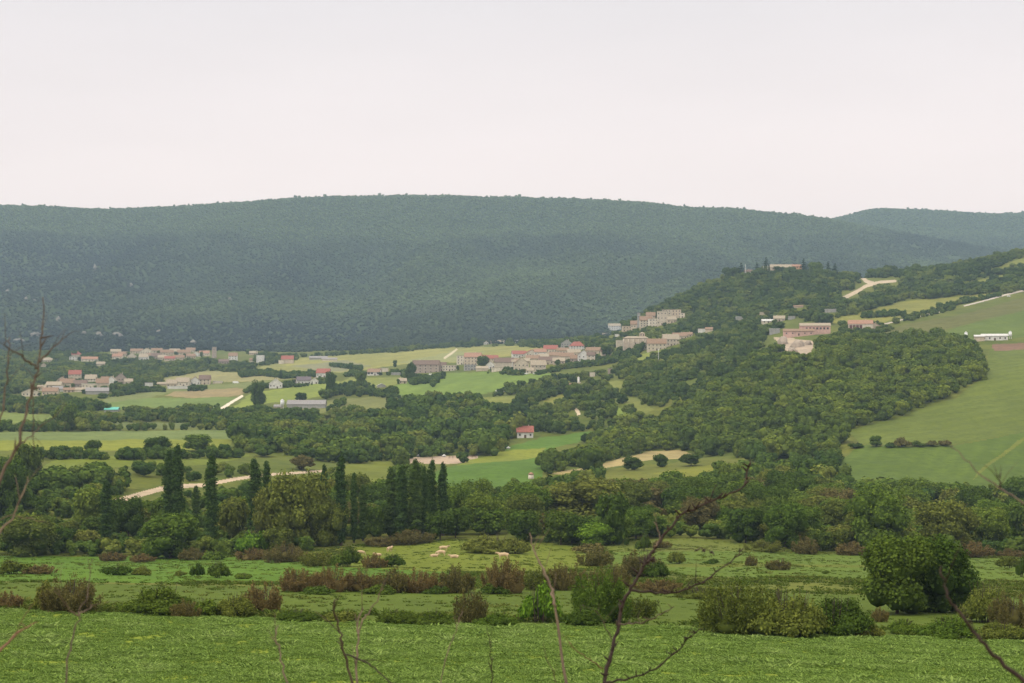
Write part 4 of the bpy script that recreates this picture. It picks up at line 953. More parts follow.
# --- instanced woodland (stuff)
def loose(name, mesh):   # a shape used only by a woodland object, not linked to the scene by itself
    o = bpy.data.objects.new(name, mesh); return o
def scatter(name, pts, rot, scl, tone, idx, templates, kind='stuff', label=None):
    """ONE object: geometry nodes put the shapes on the points"""
    me = bpy.data.meshes.new(name); me.vertices.add(len(pts)); me.vertices.foreach_set('co', np.asarray(pts, np.float32).ravel())
    for nm, typ, v in (('rot', 'FLOAT', rot), ('tone', 'FLOAT', tone)):
        a = me.attributes.new(nm, typ, 'POINT'); a.data.foreach_set('value', np.asarray(v, np.float32))
    a = me.attributes.new('pick', 'INT', 'POINT'); a.data.foreach_set('value', np.asarray(idx, np.int32))
    a = me.attributes.new('siz', 'FLOAT_VECTOR', 'POINT'); a.data.foreach_set('vector', np.asarray(scl, np.float32).ravel())
    o = obj(name, me, None, kind=kind, label=label)
    ng = bpy.data.node_groups.new(name + '_nodes', 'GeometryNodeTree')
    ng.interface.new_socket('Geometry', in_out='INPUT', socket_type='NodeSocketGeometry'); ng.interface.new_socket('Geometry', in_out='OUTPUT', socket_type='NodeSocketGeometry')
    gi = ng.nodes.new('NodeGroupInput'); go = ng.nodes.new('NodeGroupOutput'); iop = ng.nodes.new('GeometryNodeInstanceOnPoints')
    g2i = ng.nodes.new('GeometryNodeGeometryToInstance')
    for t in reversed(templates):
        oi = ng.nodes.new('GeometryNodeObjectInfo'); oi.inputs['Object'].default_value = t; oi.transform_space = 'ORIGINAL'; oi.inputs['As Instance'].default_value = False
        ng.links.new(oi.outputs['Geometry'], g2i.inputs[0])
    m2p = ng.nodes.new('GeometryNodeMeshToPoints')
    def named(nm, dt):
        n = ng.nodes.new('GeometryNodeInputNamedAttribute'); n.data_type = dt; n.inputs['Name'].default_value = nm; return n.outputs['Attribute']
    cx = ng.nodes.new('ShaderNodeCombineXYZ'); ng.links.new(named('rot', 'FLOAT'), cx.inputs[2])
    ng.links.new(gi.outputs[0], iop.inputs['Points']); ng.links.new(g2i.outputs[0], iop.inputs['Instance']); iop.inputs['Pick Instance'].default_value = True
    ng.links.new(named('pick', 'INT'), iop.inputs['Instance Index'])
    e2r = ng.nodes.new('FunctionNodeEulerToRotation'); ng.links.new(cx.outputs[0], e2r.inputs[0]); ng.links.new(e2r.outputs[0], iop.inputs['Rotation'])
    ng.links.new(named('siz', 'FLOAT_VECTOR'), iop.inputs['Scale'])
    ng.links.new(iop.outputs[0], go.inputs[0])
    md = o.modifiers.new('scatter', 'NODES'); md.node_group = ng
    return o
WL = {
 'belt': leaf_mat('wood_belt', (.046, .080, .026, 1), (.088, .132, .034, 1), (.150, .172, .050, 1), True, .12, .68, 1.35),
 'knoll': leaf_mat('wood_knoll', (.062, .094, .026, 1), (.098, .134, .030, 1), (.145, .178, .040, 1), True, .12, .68, 1.35),
 'hill': leaf_mat('wood_hill', (.044, .074, .028, 1), (.086, .124, .036, 1), (.150, .180, .054, 1), True, .12, .68, 1.35),
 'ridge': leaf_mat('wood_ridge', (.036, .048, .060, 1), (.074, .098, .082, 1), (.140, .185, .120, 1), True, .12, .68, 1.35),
}
def wood_templates(key):
    out_ = []
    for k in range(8):
        r = rng_(500 + k); out_.append(loose('wood_tree', crown(r, round_lobes(r, r.uniform(.8, 1.05), r.uniform(1.5, 2.3), int(r.integers(4, 11)), .0), 620, .135, ICO2, .84, mat=WL[key], dens_noise=.26, out=1.7)))
    return out_
def jgrid(x0, x1, y0, y1, s, j=.42):
    gx, gy = np.meshgrid(np.arange(x0, x1, s), np.arange(y0, y1, s)); gx = gx + (np.arange(gx.shape[0]) % 2)[:, None] * s * .5
    return (gx + RNG.uniform(-j, j, gx.shape) * s).ravel(), (gy + RNG.uniform(-j, j, gy.shape) * s).ravel()
def wood(name, key, polys, y0, y1, spacing, R0, R1, h0, h1, label, extra=None, patch=.5, gap=None):
    x, y = jgrid(-.46 * y1, .46 * y1, y0, y1, spacing)
    k = np.abs(x) < .46 * y; x, y = x[k], y[k]; z = gz(x, y); R = (R0 * .85 + (R1 * 1.22 - R0 * .85) * RNG.random(len(x)) ** 1.9) * RNG.uniform(.85, 1.2, len(x)); H = R * RNG.uniform(h0, h1, len(x))
    m_ = np.zeros(len(x), bool)
    for p in polys: m_ |= in_poly_mid(x, y, z, H, p)
    m_ &= (cls_at(x, y) == 0)
    if gap: m_ &= fbm(x / gap[0], y / gap[0], 5, 2) > gap[1]
    x, y, z, R, H = x[m_], y[m_], z[m_], R[m_], H[m_]
    b = hidden_by(x, y, z, R, H); x, y, z, R, H = x[~b], y[~b], z[~b], R[~b], H[~b]
    pt = np.stack([x, y, z - .04 * H], 1)
    if extra is not None and len(extra): pt = np.concatenate([pt, extra[:, :3]]); R = np.concatenate([R, extra[:, 3]]); H = np.concatenate([H, extra[:, 4]])
    n = len(pt); tone = np.clip(.5 + patch * 1.3 * fbm(pt[:, 0] / 45, pt[:, 1] / 70, 61, 3) + RNG.normal(0, .28, n), 0, 1)
    print(name, n)
    if name == 'woodland_probe' or n == 0: return
    return scatter(name, pt, RNG.uniform(0, 6.28, n), np.stack([R, R, H / 1.9], 1), tone, RNG.integers(0, 8, n), TW[key], label=label)
TW = {k: wood_templates(k) for k in WL}
wood('woodland', 'belt', [WOOD['belt'][0]], 640, 780, 7.5, 3.2, 6.0, 1.3, 1.9, 'dense green woodland behind the river belt', extra=rest, gap=(24, -.14))
wood('woodland', 'belt', [[(386, 440), (385, 412), (400, 402), (430, 397), (470, 396), (484, 402), (488, 412), (515, 418), (520, 440), (500, 450), (470, 458), (412, 455), (395, 457)]], 900, 1500, 8.6, 4.4, 7.6, 1.4, 1.9, 'tall dark grove in the middle of the valley', gap=(34, -.34))
wood('woodland', 'belt', [[(-500, 390), (0, 394), (30, 400), (60, 394), (90, 402), (120, 408), (150, 410), (225, 404), (250, 400), (250, 424), (205, 424), (150, 420), (60, 424), (55, 412), (0, 409), (-500, 409)], [(-500, 424), (0, 424), (60, 423.5), (240, 426), (240, 430), (0, 431), (-500, 432)]], 1080, 1900, 8, 3.2, 5.2, 1.3, 1.9, 'hedgerows and thickets between the left fields')
wood('woodland', 'hill', [[(-400, 352), (0, 352), (70, 352), (250, 362), (262, 366), (240, 372), (205, 369), (170, 377), (148, 384), (118, 391), (95, 400), (60, 396), (0, 394), (-400, 394)], [(250, 353), (300, 355), (330, 353), (400, 348), (440, 345), (470, 341), (560, 341), (600, 337), (600, 346), (560, 348), (510, 345), (440, 347), (400, 351), (300, 358), (262, 365)]], 1780, 3060, 10, 4.0, 6.5, 1.2, 1.7, 'trees around the left village')
wood('woodland', 'hill', [[(335, 386), (350, 382), (385, 386), (400, 389), (395, 394), (345, 393), (325, 394)], [(485, 397), (505, 388), (520, 383), (545, 377), (600, 372), (640, 352), (690, 345), (760, 342), (800, 356), (700, 420), (640, 440), (590, 440), (570, 432), (530, 426), (515, 420), (515, 398), (470, 398)]], 1080, 2050, 8.2, 3.4, 5.6, 1.2, 1.8, 'trees and orchards below the stone village', gap=(30, -.10))
wood('woodland', 'knoll', [[(545, 470), (560, 458), (600, 440), (640, 425), (700, 395), (760, 355), (780, 344), (800, 352), (820, 338), (850, 333), (960, 334), (983, 352), (985, 372), (950, 392), (900, 411), (850, 427), (830, 452), (780, 452), (720, 447), (690, 446), (655, 446), (600, 460), (552, 472)], [(510, 470), (522, 455), (545, 455), (560, 470), (550, 484), (515, 484)]], 760, 1500, 7.4, 3.6, 6.6, 1.25, 1.75, 'oak wood covering the low knoll', patch=.35)
wood('woodland', 'belt', [[(690, 452), (850, 446), (838, 470), (800, 476), (700, 474), (690, 470), (600, 477), (560, 484), (560, 474), (640, 468), (720, 456)], [(990, 486), (1700, 486), (1700, 505), (975, 505)]], 700, 1120, 7.0, 3.0, 5.0, 1.3, 1.9, 'woodland edge at the foot of the knoll', gap=(26, -.04))
wood('woodland', 'hill', [[(590, 340), (612, 328), (640, 308), (670, 292), (700, 281), (740, 268), (800, 262), (860, 266), (960, 254), (1024, 242), (1700, 180), (1700, 280), (1024, 288), (955, 295), (905, 298), (860, 311), (828, 320), (800, 316), (772, 332), (760, 340), (690, 345), (640, 350), (610, 350)]], 1500, 2420, 9.2, 4.6, 7.2, 1.1, 1.6, 'mixed wood covering the castle hill', patch=.7)
wood('woodland', 'hill', [[(905, 320), (930, 314.5), (952, 309), (955, 305), (930, 309), (905, 315), (885, 321)], [(850, 314), (905, 311), (905, 313), (850, 317)], [(840, 322), (870, 322), (895, 327), (885, 335), (840, 337)]], 1300, 2300, 6, 2.4, 3.4, 1.1, 1.6, 'hedges along the hillside lane')
# hedges and loose trees between the far fields and gardens of the villages
HED = [strip(p_, w_) for p_, w_ in (([(35, 459), (70, 458), (110, 460), (140, 459), (240, 457)], 2.5), ([(240, 376), (262, 374), (285, 377), (300, 376)], 4), ([(262, 388), (300, 386), (335, 381)], 2.5), ([(345, 376), (366, 375)], 2), ([(386, 374), (412, 376), (420, 380), (445, 377)], 3.5), ([(100, 398), (150, 391), (205, 390)], 2),
       ([(244, 393), (252, 390), (262, 386)], 2), ([(330, 366), (362, 370)], 1.5), ([(420, 401), (440, 400), (480, 398)], 2), ([(480, 411), (515, 410)], 3), ([(300, 378), (312, 375), (322, 379)], 3), ([(560, 366), (600, 362), (640, 354)], 8), ([(120, 388), (150, 389), (166, 391)], 3),
       ([(405, 377), (412, 384), (440, 381), (432, 386)], 3), ([(330, 390), (352, 392), (380, 396), (400, 399)], 3), ([(485, 372), (530, 375), (560, 370)], 3), ([(265, 412), (330, 409), (345, 404)], 4), ([(860, 318), (905, 315)], 2), ([(935, 309), (1000, 296)], 1.5))]
x, y = jgrid(-.46 * 3000, .46 * 3000, 780, 3000, 5.2); k = np.abs(x) < .46 * y; x, y = x[k], y[k]; z = gz(x, y); qx, qy = project(x, y, z); m_ = np.zeros(len(x), bool)
for p_ in HED: m_ |= pip(qx, qy, p_)
x, y, z = x[m_], y[m_], z[m_]; R = RNG.uniform(2.2, 4.6, len(x)); H = R * RNG.uniform(1.1, 1.8, len(x)); b = hidden_by(x, y, z, R, H); x, y, z, R, H = x[~b], y[~b], z[~b], R[~b], H[~b]
scatter('hedges', np.stack([x, y, z - .2], 1), RNG.uniform(0, 6.28, len(x)), np.stack([R, R, H / 1.9], 1), np.clip(RNG.normal(.35, .25, len(x)), 0, 1), RNG.integers(0, 8, len(x)), TW['belt'], label='hedges and small trees along the field edges')
wood('woodland', 'belt', [[(215, 428), (235, 412), (262, 406), (300, 410), (345, 404), (365, 412), (386, 410), (388, 458), (330, 462), (262, 456), (240, 444)]], 900, 1500, 6.6, 2.6, 6.2, 1.2, 1.7, 'mixed bushes and trees left of the tall grove', gap=(26, -.16), patch=.8)
# the far mountain
x, y = jgrid(-3600, 3600, 3020, 6250, 12.5); k = (np.abs(x) < .42 * y + 60) & ((y < 5500) | (x > .1 * y)); x, y = x[k], y[k]
x2, y2 = jgrid(-300, 3400, 6200, 6800, 18); k = (x2 < .42 * y2); x = np.concatenate([x, x2[k]]); y = np.concatenate([y, y2[k]])
z = gz(x, y); k = fbm(x / 60, y / 60, 13, 3) + .35 * fbm(x / 400, y / 400, 14, 2) > -.62; x, y, z = x[k], y[k], z[k]
R = RNG.uniform(5.0, 7.6, len(x)) * np.where(y > 6000, 1.2, 1); H = R * RNG.uniform(.85, 1.15, len(x)) * np.where(RNG.random(len(x)) < .07, 1.7, 1)
q = project(x, y, z)
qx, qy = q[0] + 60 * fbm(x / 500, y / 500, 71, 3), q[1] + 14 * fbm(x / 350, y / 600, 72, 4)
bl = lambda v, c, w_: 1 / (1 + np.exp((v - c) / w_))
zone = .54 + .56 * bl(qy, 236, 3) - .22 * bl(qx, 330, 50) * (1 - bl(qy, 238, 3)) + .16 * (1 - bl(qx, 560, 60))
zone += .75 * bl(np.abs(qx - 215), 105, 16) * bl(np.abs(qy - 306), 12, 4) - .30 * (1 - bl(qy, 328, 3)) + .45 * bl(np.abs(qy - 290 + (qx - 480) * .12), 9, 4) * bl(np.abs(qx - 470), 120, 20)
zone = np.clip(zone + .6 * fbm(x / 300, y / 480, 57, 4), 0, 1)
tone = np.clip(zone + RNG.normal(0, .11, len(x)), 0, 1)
lowt = []
for k in range(4):
    r = rng_(700 + k); lowt.append(loose('mountain_tree', crown(r, round_lobes(r, 1.0, 1.5, 2, .0), 26, .30, ICO1, 1.0, mat=WL['ridge'], dens_noise=.3, out=2.2)))
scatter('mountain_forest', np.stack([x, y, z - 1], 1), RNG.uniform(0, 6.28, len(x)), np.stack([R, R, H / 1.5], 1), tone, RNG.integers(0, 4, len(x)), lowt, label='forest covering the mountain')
print('mountain', len(x))

# ------------------------------------------------------------------ grass and crop tufts of the near fields
def tuft(r, n, hgt, spread, mat, wid=.12):
    a = r.uniform(0, 2 * PI, n); q = spread * np.sqrt(r.random(n)); bx, by = q * np.cos(a), q * np.sin(a)
    d = np.stack([np.cos(a + r.normal(0, .7, n)), np.sin(a + r.normal(0, .7, n)), np.zeros(n)], 1); s = np.stack([-d[:, 1], d[:, 0], np.zeros(n)], 1)
    h = hgt * r.uniform(.5, 1.1, n)[:, None]; p = np.stack([bx, by, np.zeros(n)], 1); wv = wid * r.uniform(.6, 1.2, n)[:, None]; upv = np.array([0, 0, 1.])
    mid = p + upv * h * .65 + d * h * .3; tip = p + upv * h * .85 + d * h * .85
    V = np.stack([p - s * wv * .3, p + s * wv * .3, mid + s * wv, tip, mid - s * wv], 1).reshape(-1, 3)
    return mesh_np('tuft', V, [np.arange(n * 5).reshape(-1, 5)], mat, attr={'leaf': np.clip(r.normal(.5, .25, n), 0, 1)})
M_CROPL = leaf_mat('crop_leaves', (.165, .250, .085, 1), (.195, .285, .100, 1), (.245, .330, .150, 1), True, .3)
M_GRASSL = leaf_mat('grass_blades', (.080, .120, .030, 1), (.105, .150, .038, 1), (.150, .170, .060, 1), True, .3)
ct = [loose('tuft', tuft(rng_(800 + k), 22, .24, .22, M_CROPL, .030)) for k in range(4)]
x, y = jgrid(-66, 66, 84, 151, .33); k = np.abs(x) < .41 * y; x, y = x[k], y[k]
k = project(x, y, gz(x, y))[1] < 705; x, y = x[k], y[k]
pat = fbm(x / 2.6, y / 3.6, 3, 4); k = pat + RNG.normal(0, .25, len(x)) > -.42; x, y, pat = x[k], y[k], pat[k]; n = len(x)
s = np.clip(1 + pat * .9 + RNG.normal(0, .15, n), .5, 1.9) * np.where(RNG.random(n) < .03, 1.7, 1)
scatter('crop', np.stack([x, y, gz(x, y) - .02], 1), RNG.uniform(0, 6.28, n), np.stack([s, s, s * .8], 1), np.clip(.45 + pat * .7 + RNG.normal(0, .2, n), 0, 1), RNG.integers(0, 4, n), ct, label='leafy green crop covering the near field')
print('crop', n)
gt = [loose('tuft', tuft(rng_(900 + k), 26, .50, .6, M_GRASSL, .055)) for k in range(4)]
x, y = jgrid(-190, 190, 149, 455, 1.5); k = np.abs(x) < .42 * y; x, y = x[k], y[k]; pat = fbm(x / 12, y / 9, 8, 4)
c = cls_at(x, y); rough = (c == 0) | ((c == 2) & (y < 163)); k = (rough | (RNG.random(len(x)) < .22)) & (pat + RNG.normal(0, .3, len(x)) > -.2); x, y, pat, rough = x[k], y[k], pat[k], rough[k]; n = len(x)
s = np.clip(.8 + pat * .9 + RNG.normal(0, .2, n), .35, 1.7) * np.where(y < 165, 1.1, .9) * np.where(rough, 1, .55)
scatter('grass', np.stack([x, y, gz(x, y) - .03], 1), RNG.uniform(0, 6.28, n), np.stack([s * 1.4, s * 1.4, s], 1), np.clip(.5 + pat * .8 + RNG.normal(0, .25, n), 0, 1), RNG.integers(0, 4, n), gt, label='rough grass on the strips between the hedges')
print('grass', n)
# ground near the feet of the camera, outside the picture
# ------------------------------------------------------------------ buildings
MW = {k: plain('plaster_' + k, tuple(x * .95 for x in v[:3]) + (1,), .9, .26, .35) for k, v in WALLS.items()}
MR = {k: tiles('roof_' + k, v) for k, v in ROOFS.items()}
M_WIN = plain('window_dark', (.05, .045, .045, 1), .3, .3, 1); M_DOOR = plain('door_brown', (.12, .075, .05, 1), .6, .3, 1)
M_CONC = plain('concrete', (.52, .50, .47, 1), .9, .2, .5); M_METAL = plain('pale_metal', (.74, .75, .74, 1), .45, .1, .5)
WINM = MB().box(-.6, .6, -.06, .1, 0, 1.5).mesh('window', M_WIN)
BIGWIN = MB().box(-1.5, 1.5, -.06, .1, 0, 2.3).mesh('window', M_WIN)
DOORM = MB().box(-.8, .8, -.08, .1, 0, 2.3).mesh('door', M_DOOR)
def part(name, me, parent, loc=(0, 0, 0), rz=0):
    o = bpy.data.objects.new(name, me); o.location = loc; o.rotation_euler = (0, 0, rz); return link(o, parent)
def building(name, loc, w, d, hw, hr, wall, roof, form, label, cat='house', group=None, rz=0.0, wins=True, chim=True, big=False, found=6.0):
    o = empty(name, loc, label, cat, group, rz)
    m_ = MB(); a, b = w / 2, d / 2; ov = .55
    if form in 'fh': m_.box(-a, a, -b, b, -found, hw)
    elif form == 'e': m_.poly([(-a,-b,-found),(a,-b,-found),(a,b,-found),(-a,b,-found),(-a,-b,hw),(a,-b,hw),(a,b,hw),(-a,b,hw),(-a,0,hw+hr),(a,0,hw+hr)], [(3,2,1,0),(0,1,5,4),(2,3,7,6),(1,2,6,9,5),(3,0,4,8,7),(4,5,9,8),(6,7,8,9)])
    else: m_.poly([(-a,-b,-found),(a,-b,-found),(a,b,-found),(-a,b,-found),(-a,-b,hw),(a,-b,hw),(a,b,hw),(-a,b,hw),(0,-b,hw+hr),(0,b,hw+hr)], [(3,2,1,0),(0,1,5,8,4),(2,3,7,9,6),(1,2,6,5),(3,0,4,7),(4,8,9,7),(5,6,9,8)])
    part('wall', m_.mesh('wall', MW[wall]), o)
    r = MB(); t = .28; A, B = a + ov, b + ov; lo = hw - hr * ov / max(b if form != 'g' else a, 1)
    if form == 'f': r.box(-A + .3, A - .3, -B + .3, B - .3, hw + .003, hw + .35)
    elif form == 'h':
        q = min(a * .55, b * .9); r.poly([(-A,-B,lo),(A,-B,lo),(A,B,lo),(-A,B,lo),(-a+q,0,hw+hr+t),(a-q,0,hw+hr+t),(-A,-B,lo+t),(A,-B,lo+t),(A,B,lo+t),(-A,B,lo+t)], [(3,2,1,0),(0,1,7,6),(1,2,8,7),(2,3,9,8),(3,0,6,9),(6,7,5,4),(8,9,4,5),(7,8,5),(9,6,4)])
    else:
        for s in (-1, 1):
            if form == 'e': P4 = [(-A, s * B, lo), (A, s * B, lo), (A, 0, hw + hr + .01), (-A, 0, hw + hr + .01)]
            else: P4 = [(s * A, -B, lo), (s * A, B, lo), (0, B, hw + hr + .01), (0, -B, hw + hr + .01)]
            r.poly([(x, y, z) for x, y, z in P4] + [(x, y, z + t) for x, y, z in P4], [(0,1,2,3),(7,6,5,4),(0,4,5,1),(1,5,6,2),(2,6,7,3),(3,7,4,0)])
    ro = part('roof', r.mesh('roof', MR[roof]), o)
    if chim and form != 'f' and w > 6:
        cx = a * random.uniform(-.5, .5) if form == 'e' else a * .3; zc = hw + hr * (.55)
        part('chimney', MB().box(-.35, .35, -.35, .35, -.6, hr * .45 + 1.1).mesh('chimney', MW['tan']), ro, (cx, b * .3 if form == 'e' else 0, zc))
    if wins and w > 3:
        st = max(1, min(3, int(hw / 3.0))); n = max(1, min(5, int(w / 3.6)))
        for s in range(st):
            for k in range(n):
                xx = -a + w * (k + .5) / n; zz = hw * (s + .5) / st - .7
                if s == 0 and k == n // 2: part('door', DOORM, o, (xx, -b, 0)); continue
                part('window', BIGWIN if big else WINM, o, (xx, -b, max(zz, .5)))
    return o
for h, (x, y, z) in zip(HOUSES, HPOS):
    px, py, w_, h_, wl, rf, fm, lab = h; s = y / F
    W = w_ * s * 1.0; H = h_ * s; D = max(min(W * .8, 12), 5)
    hr = 0 if fm == 'f' else min(H * .46, (D if fm != 'g' else W) * .46); hw = H - hr - (.35 if fm == 'f' else .25)
    kind = 'barn' if 'barn' in lab else 'farmhouse' if 'farmhouse' in lab else 'shed' if 'shed' in lab else 'hut' if ' hut' in lab or 'annex' in lab or 'outhouse' in lab else 'house'
    if kind == 'shed': D = max(D, 8)
    rz = -math.atan2(x, y) * .6 + random.uniform(-.18, .18)
    building(kind, (x, y + D * .5, z), W, D, hw, hr, wl, rf, fm, lab, cat=kind, rz=rz, wins=kind in ('house', 'farmhouse'), chim=kind in ('house', 'farmhouse'),
             group={'left village': 'houses of the left village', 'upper village': 'houses of the upper village', 'stone village': 'houses of the stone village', 'castle quarter': 'houses of the castle quarter'}.get(next((k for k in ('left village', 'upper village', 'stone village', 'castle quarter') if k in lab), ''), None), big=(px == 374))
def at(px, py, ymin=700):
    x, y, z = hit(px, py, ymin); return x, y, z, y / F
# the church of the castle village: big block with buttresses and a bell tower
x, y, z, s = at(636, 352); W, H = 25 * s, 15 * s; D = W * .55
ch = empty('church', (x, y + D / 2, z), 'massive tan stone church with buttresses and a squat bell tower', 'church', None, -.05)
part('wall', MB().box(-W/2, W/2, -D/2, D/2, -6, H - 1).mesh('wall', MW['tan']), ch)
part('roof', MB().poly([(-W/2-.6,-D/2-.6,H-1.3),(W/2+.6,-D/2-.6,H-1.3),(W/2+.6,D/2+.6,H-1.3),(-W/2-.6,D/2+.6,H-1.3),(-W*.32,0,H+1.2),(W*.4,0,H+1.2)], [(3,2,1,0),(0,1,5,4),(1,2,5),(2,3,4,5),(3,0,4)]).mesh('roof', MR['pale']), ch)
for k in range(6):
    xx = -W/2 + W * k / 5 * .98 + .4; part('buttress', MB().poly([(-.7,-D/2-2.2,-6),(.7,-D/2-2.2,-6),(.7,-D/2+.1,-6),(-.7,-D/2+.1,-6),(-.7,-D/2-1.4,H*.7),(.7,-D/2-1.4,H*.7),(.7,-D/2+.1,H*.86),(-.7,-D/2+.1,H*.86)], [(3,2,1,0),(4,5,6,7),(0,1,5,4),(1,2,6,5),(2,3,7,6),(3,0,4,7)]).mesh('buttress', MW['stone']), ch, (xx, 0, 0))
for k in range(3): part('window', MB().box(-.5, .5, -.08, .1, 0, 3.2).mesh('window', M_WIN), ch, (-W * .3 + k * W * .3 , -D/2, H * .45))
tw = part('bell_tower', MB().box(-3.2, 3.2, -3, 3, H - .8, H + 4.6).mesh('bell_tower', MW['tan']), ch, (W * .27, 1.0, 0))
part('roof', MB().poly([(-3.7,-3.5,H+4.604),(3.7,-3.5,H+4.604),(3.7,3.5,H+4.604),(-3.7,3.5,H+4.604),(0,0,H+6.4)], [(3,2,1,0),(0,1,4),(1,2,4),(2,3,4),(3,0,4)]).mesh('roof', MR['pale']), tw)
for sx in (-1.4, 1.4): part('opening', MB().box(-.6, .6, -.06, .1, H + 1.6, H + 3.6).mesh('opening', M_WIN), tw, (sx, -3, 0))
# slim towers
for px, py, w_, h_, col, lab in ((639.2, 328, 3.2, 15, 'grey', 'slim grey tower rising at the left of the castle quarter'), (213.6, 358, 4.4, 11, 'dusk', 'old stone tower against the mountain right of the upper village')):
    x, y, z, s = at(px, py); w2 = w_ * s / 2; H = h_ * s; o = empty('tower', (x, y + 6, z), lab, 'tower')
    part('wall', MB().poly([(-w2,-w2,-5),(w2,-w2,-5),(w2,w2,-5),(-w2,w2,-5),(-w2*.86,-w2*.86,H),(w2*.86,-w2*.86,H),(w2*.86,w2*.86,H),(-w2*.86,w2*.86,H)], [(3,2,1,0),(4,5,6,7),(0,1,5,4),(1,2,6,5),(2,3,7,6),(3,0,4,7)]).mesh('wall', MW[col]), o)
    part('roof', MB().box(-w2, w2, -w2, w2, H + .004, H + .5).mesh('roof', MR['grey']), o)
    part('window', MB().box(-.5, .5, -.08, .2, H * .72, H * .72 + 1.8).mesh('window', M_WIN), o, (0, -w2 * .90, 0))
# long pink building with a window row and its lower wing
x, y, z, s = at(816, 334.5); W, H = 30 * s, 12 * s
o = building('long_building', (x, y + 6, z), W, 12, H * .74, H * .22, 'rose', 'pale', 'e', 'long pink building with a row of dark windows above the quarry', 'building', None, -.12, wins=False, chim=False)
for k in range(7): part('window', MB().box(-.95, .95, -.08, .1, 0, 2.1).mesh('window', M_WIN), o, (-W * .28 + k * W * .115, -6, H * .42))
o = building('long_building', (at(798, 336.5)[0], y - 5, z - 1.5), 30 * s, 9, 4.6 * s, 2.2 * s, 'rose', 'terra', 'e', 'lower terracotta roofed wing stepping down left of the long pink building', 'building', None, -.12, wins=True, chim=False)
# red roofed house with a porch
x, y, z, s = at(862, 331.5); W = 24 * s; H = 11 * s
o = building('house', (x, y + 7, z + 1.5), W, 11, H * .58, H * .34, 'cream', 'orange', 'e', 'cream house with a wide orange red roof and dark porch by the lane', 'house', None, -.2, wins=False, found=4)
part('porch', MB().box(-W * .48, W * .08, -5.9, -5.4, 0, H * .46).mesh('porch', plain('porch_shade', (.16, .07, .06, 1), .9, .3, .5)), o)
for k in range(5): part('pillar', MB().box(-.25, .25, -7.4, -6.9, -1, H * .5).mesh('pillar', MW['cream']), o, (-W * .46 + k * W * .135, 0, 0))
part('terrace', MB().box(-W * .62, W * .3, -9.5, -5.5, -4, .25).mesh('terrace', MW['cream']), o)
x, y, z, s = at(876, 331); building('house', (x, y + 8, z), 11 * s, 9, 5.5 * s, 2.4 * s, 'tan', 'orange', 'g', 'gabled tan wing at the right of the orange roofed porch house', 'house', None, -.2, wins=False, found=4)
# hilltop house
x, y, z = crest(785); s = y / F; W = 32 * s; print('crest 785', x, y, z, project(x, y, z))
o = building('mansion', (x - 3 * s, y + 4, z + 2.5), W * .72, 11, 5.5 * s, 3 * s, 'tan', 'pale', 'e', 'long tiled roofed house on the very top of the castle hill', 'mansion', None, .02)
x2, y2, z2 = crest(797); building('mansion', (x2, y2 + 2, z2 + 2.5), 9.5 * s, 9, 7.2 * s, 1.8 * s, 'orange', 'orange', 'e', 'orange walled wing at the right end of the hilltop house', 'mansion', None, .02)
x, y, z = crest(748.5); building('house', (x, y + 2, z + 3), 8 * s, 7, 4 * s, 2 * s, 'pink', 'dark', 'e', 'small dark roofed house beside the pole on the hilltop', 'house', None, .1)
for px, lab in ((744.6, 'pale pole standing at the left of the small hilltop house'), (762.5, 'short pale pole standing in front of the hilltop firs'), (767, 'second short pale pole in front of the hilltop firs')):
    x, y, z = crest(px); s = y / F; hh = (11 if px < 750 else 7) * s
    obj('pole', MB().cyl(0, 0, -1, hh + 4, .45, .3, 8).mesh('pole', M_METAL), None, label=lab, category='pole').location = (x, y - 8, z)
x, y, z, s = at(658.5, 362); o = empty('lattice_mast', (x, y, z), 'thin pale mast in front of the church wing', 'mast')
part('mast', MB().cyl(0, 0, -1, 13 * s, .34, .2, 6).mesh('mast', M_METAL), o); part('antenna', MB().box(-.7, .7, -.2, .2, 11.5 * s, 12.5 * s).mesh('antenna', M_METAL), o)
# white barn with feed silos on the right hillside
x, y, z, s = at(991, 340.5)
building('barn', (at(996, 340.5)[0], y + 5, z), 25 * s, 11, 4.6 * s, 2.0 * s, 'white', 'white', 'e', 'long white barn on the right hillside between two feed silos', 'barn', None, -.2, wins=True, chim=False)
building('shed', (at(974, 340)[0], y + 3, z), 9.5 * s, 8, 4 * s, 1.5 * s, 'tan', 'white', 'e', 'small tan shed left of the long white barn', 'shed', None, -.2, wins=False, chim=False)
def silo(px, py, r, h, lab, col=None, yoff=0):
    x, y, z, s = at(px, py); o = empty('silo', (x, y + yoff, z), lab, 'silo'); R, Hh = r * s, h * s; mt = col or M_METAL
    part('tank', MB().tube([(0, 0, Hh * .28), (0, 0, Hh * .42), (0, 0, Hh * .86)], [R * .35, R, R], 16).mesh('tank', mt, True), o)
    part('cap', MB().tube([(0, 0, Hh * .862), (0, 0, Hh)], [R * 1.03, R * .15], 16).mesh('cap', mt, True), o)
    for k in range(4): part('leg', MB().cyl(0, 0, -1.5, Hh * .45, .12, .12, 6).mesh('leg', mt), o, (R * .8 * math.cos(k * PI / 2 + .7), R * .8 * math.sin(k * PI / 2 + .7), 0))
silo(966, 340, 1.6, 8.5, 'feed silo at the left end of the white barn'); silo(1010.3, 339, 1.6, 8, 'feed silo at the right end of the white barn')
silo(282.3, 408.6, 2.0, 9.5, 'white silo at the left end of the long grey livestock shed')
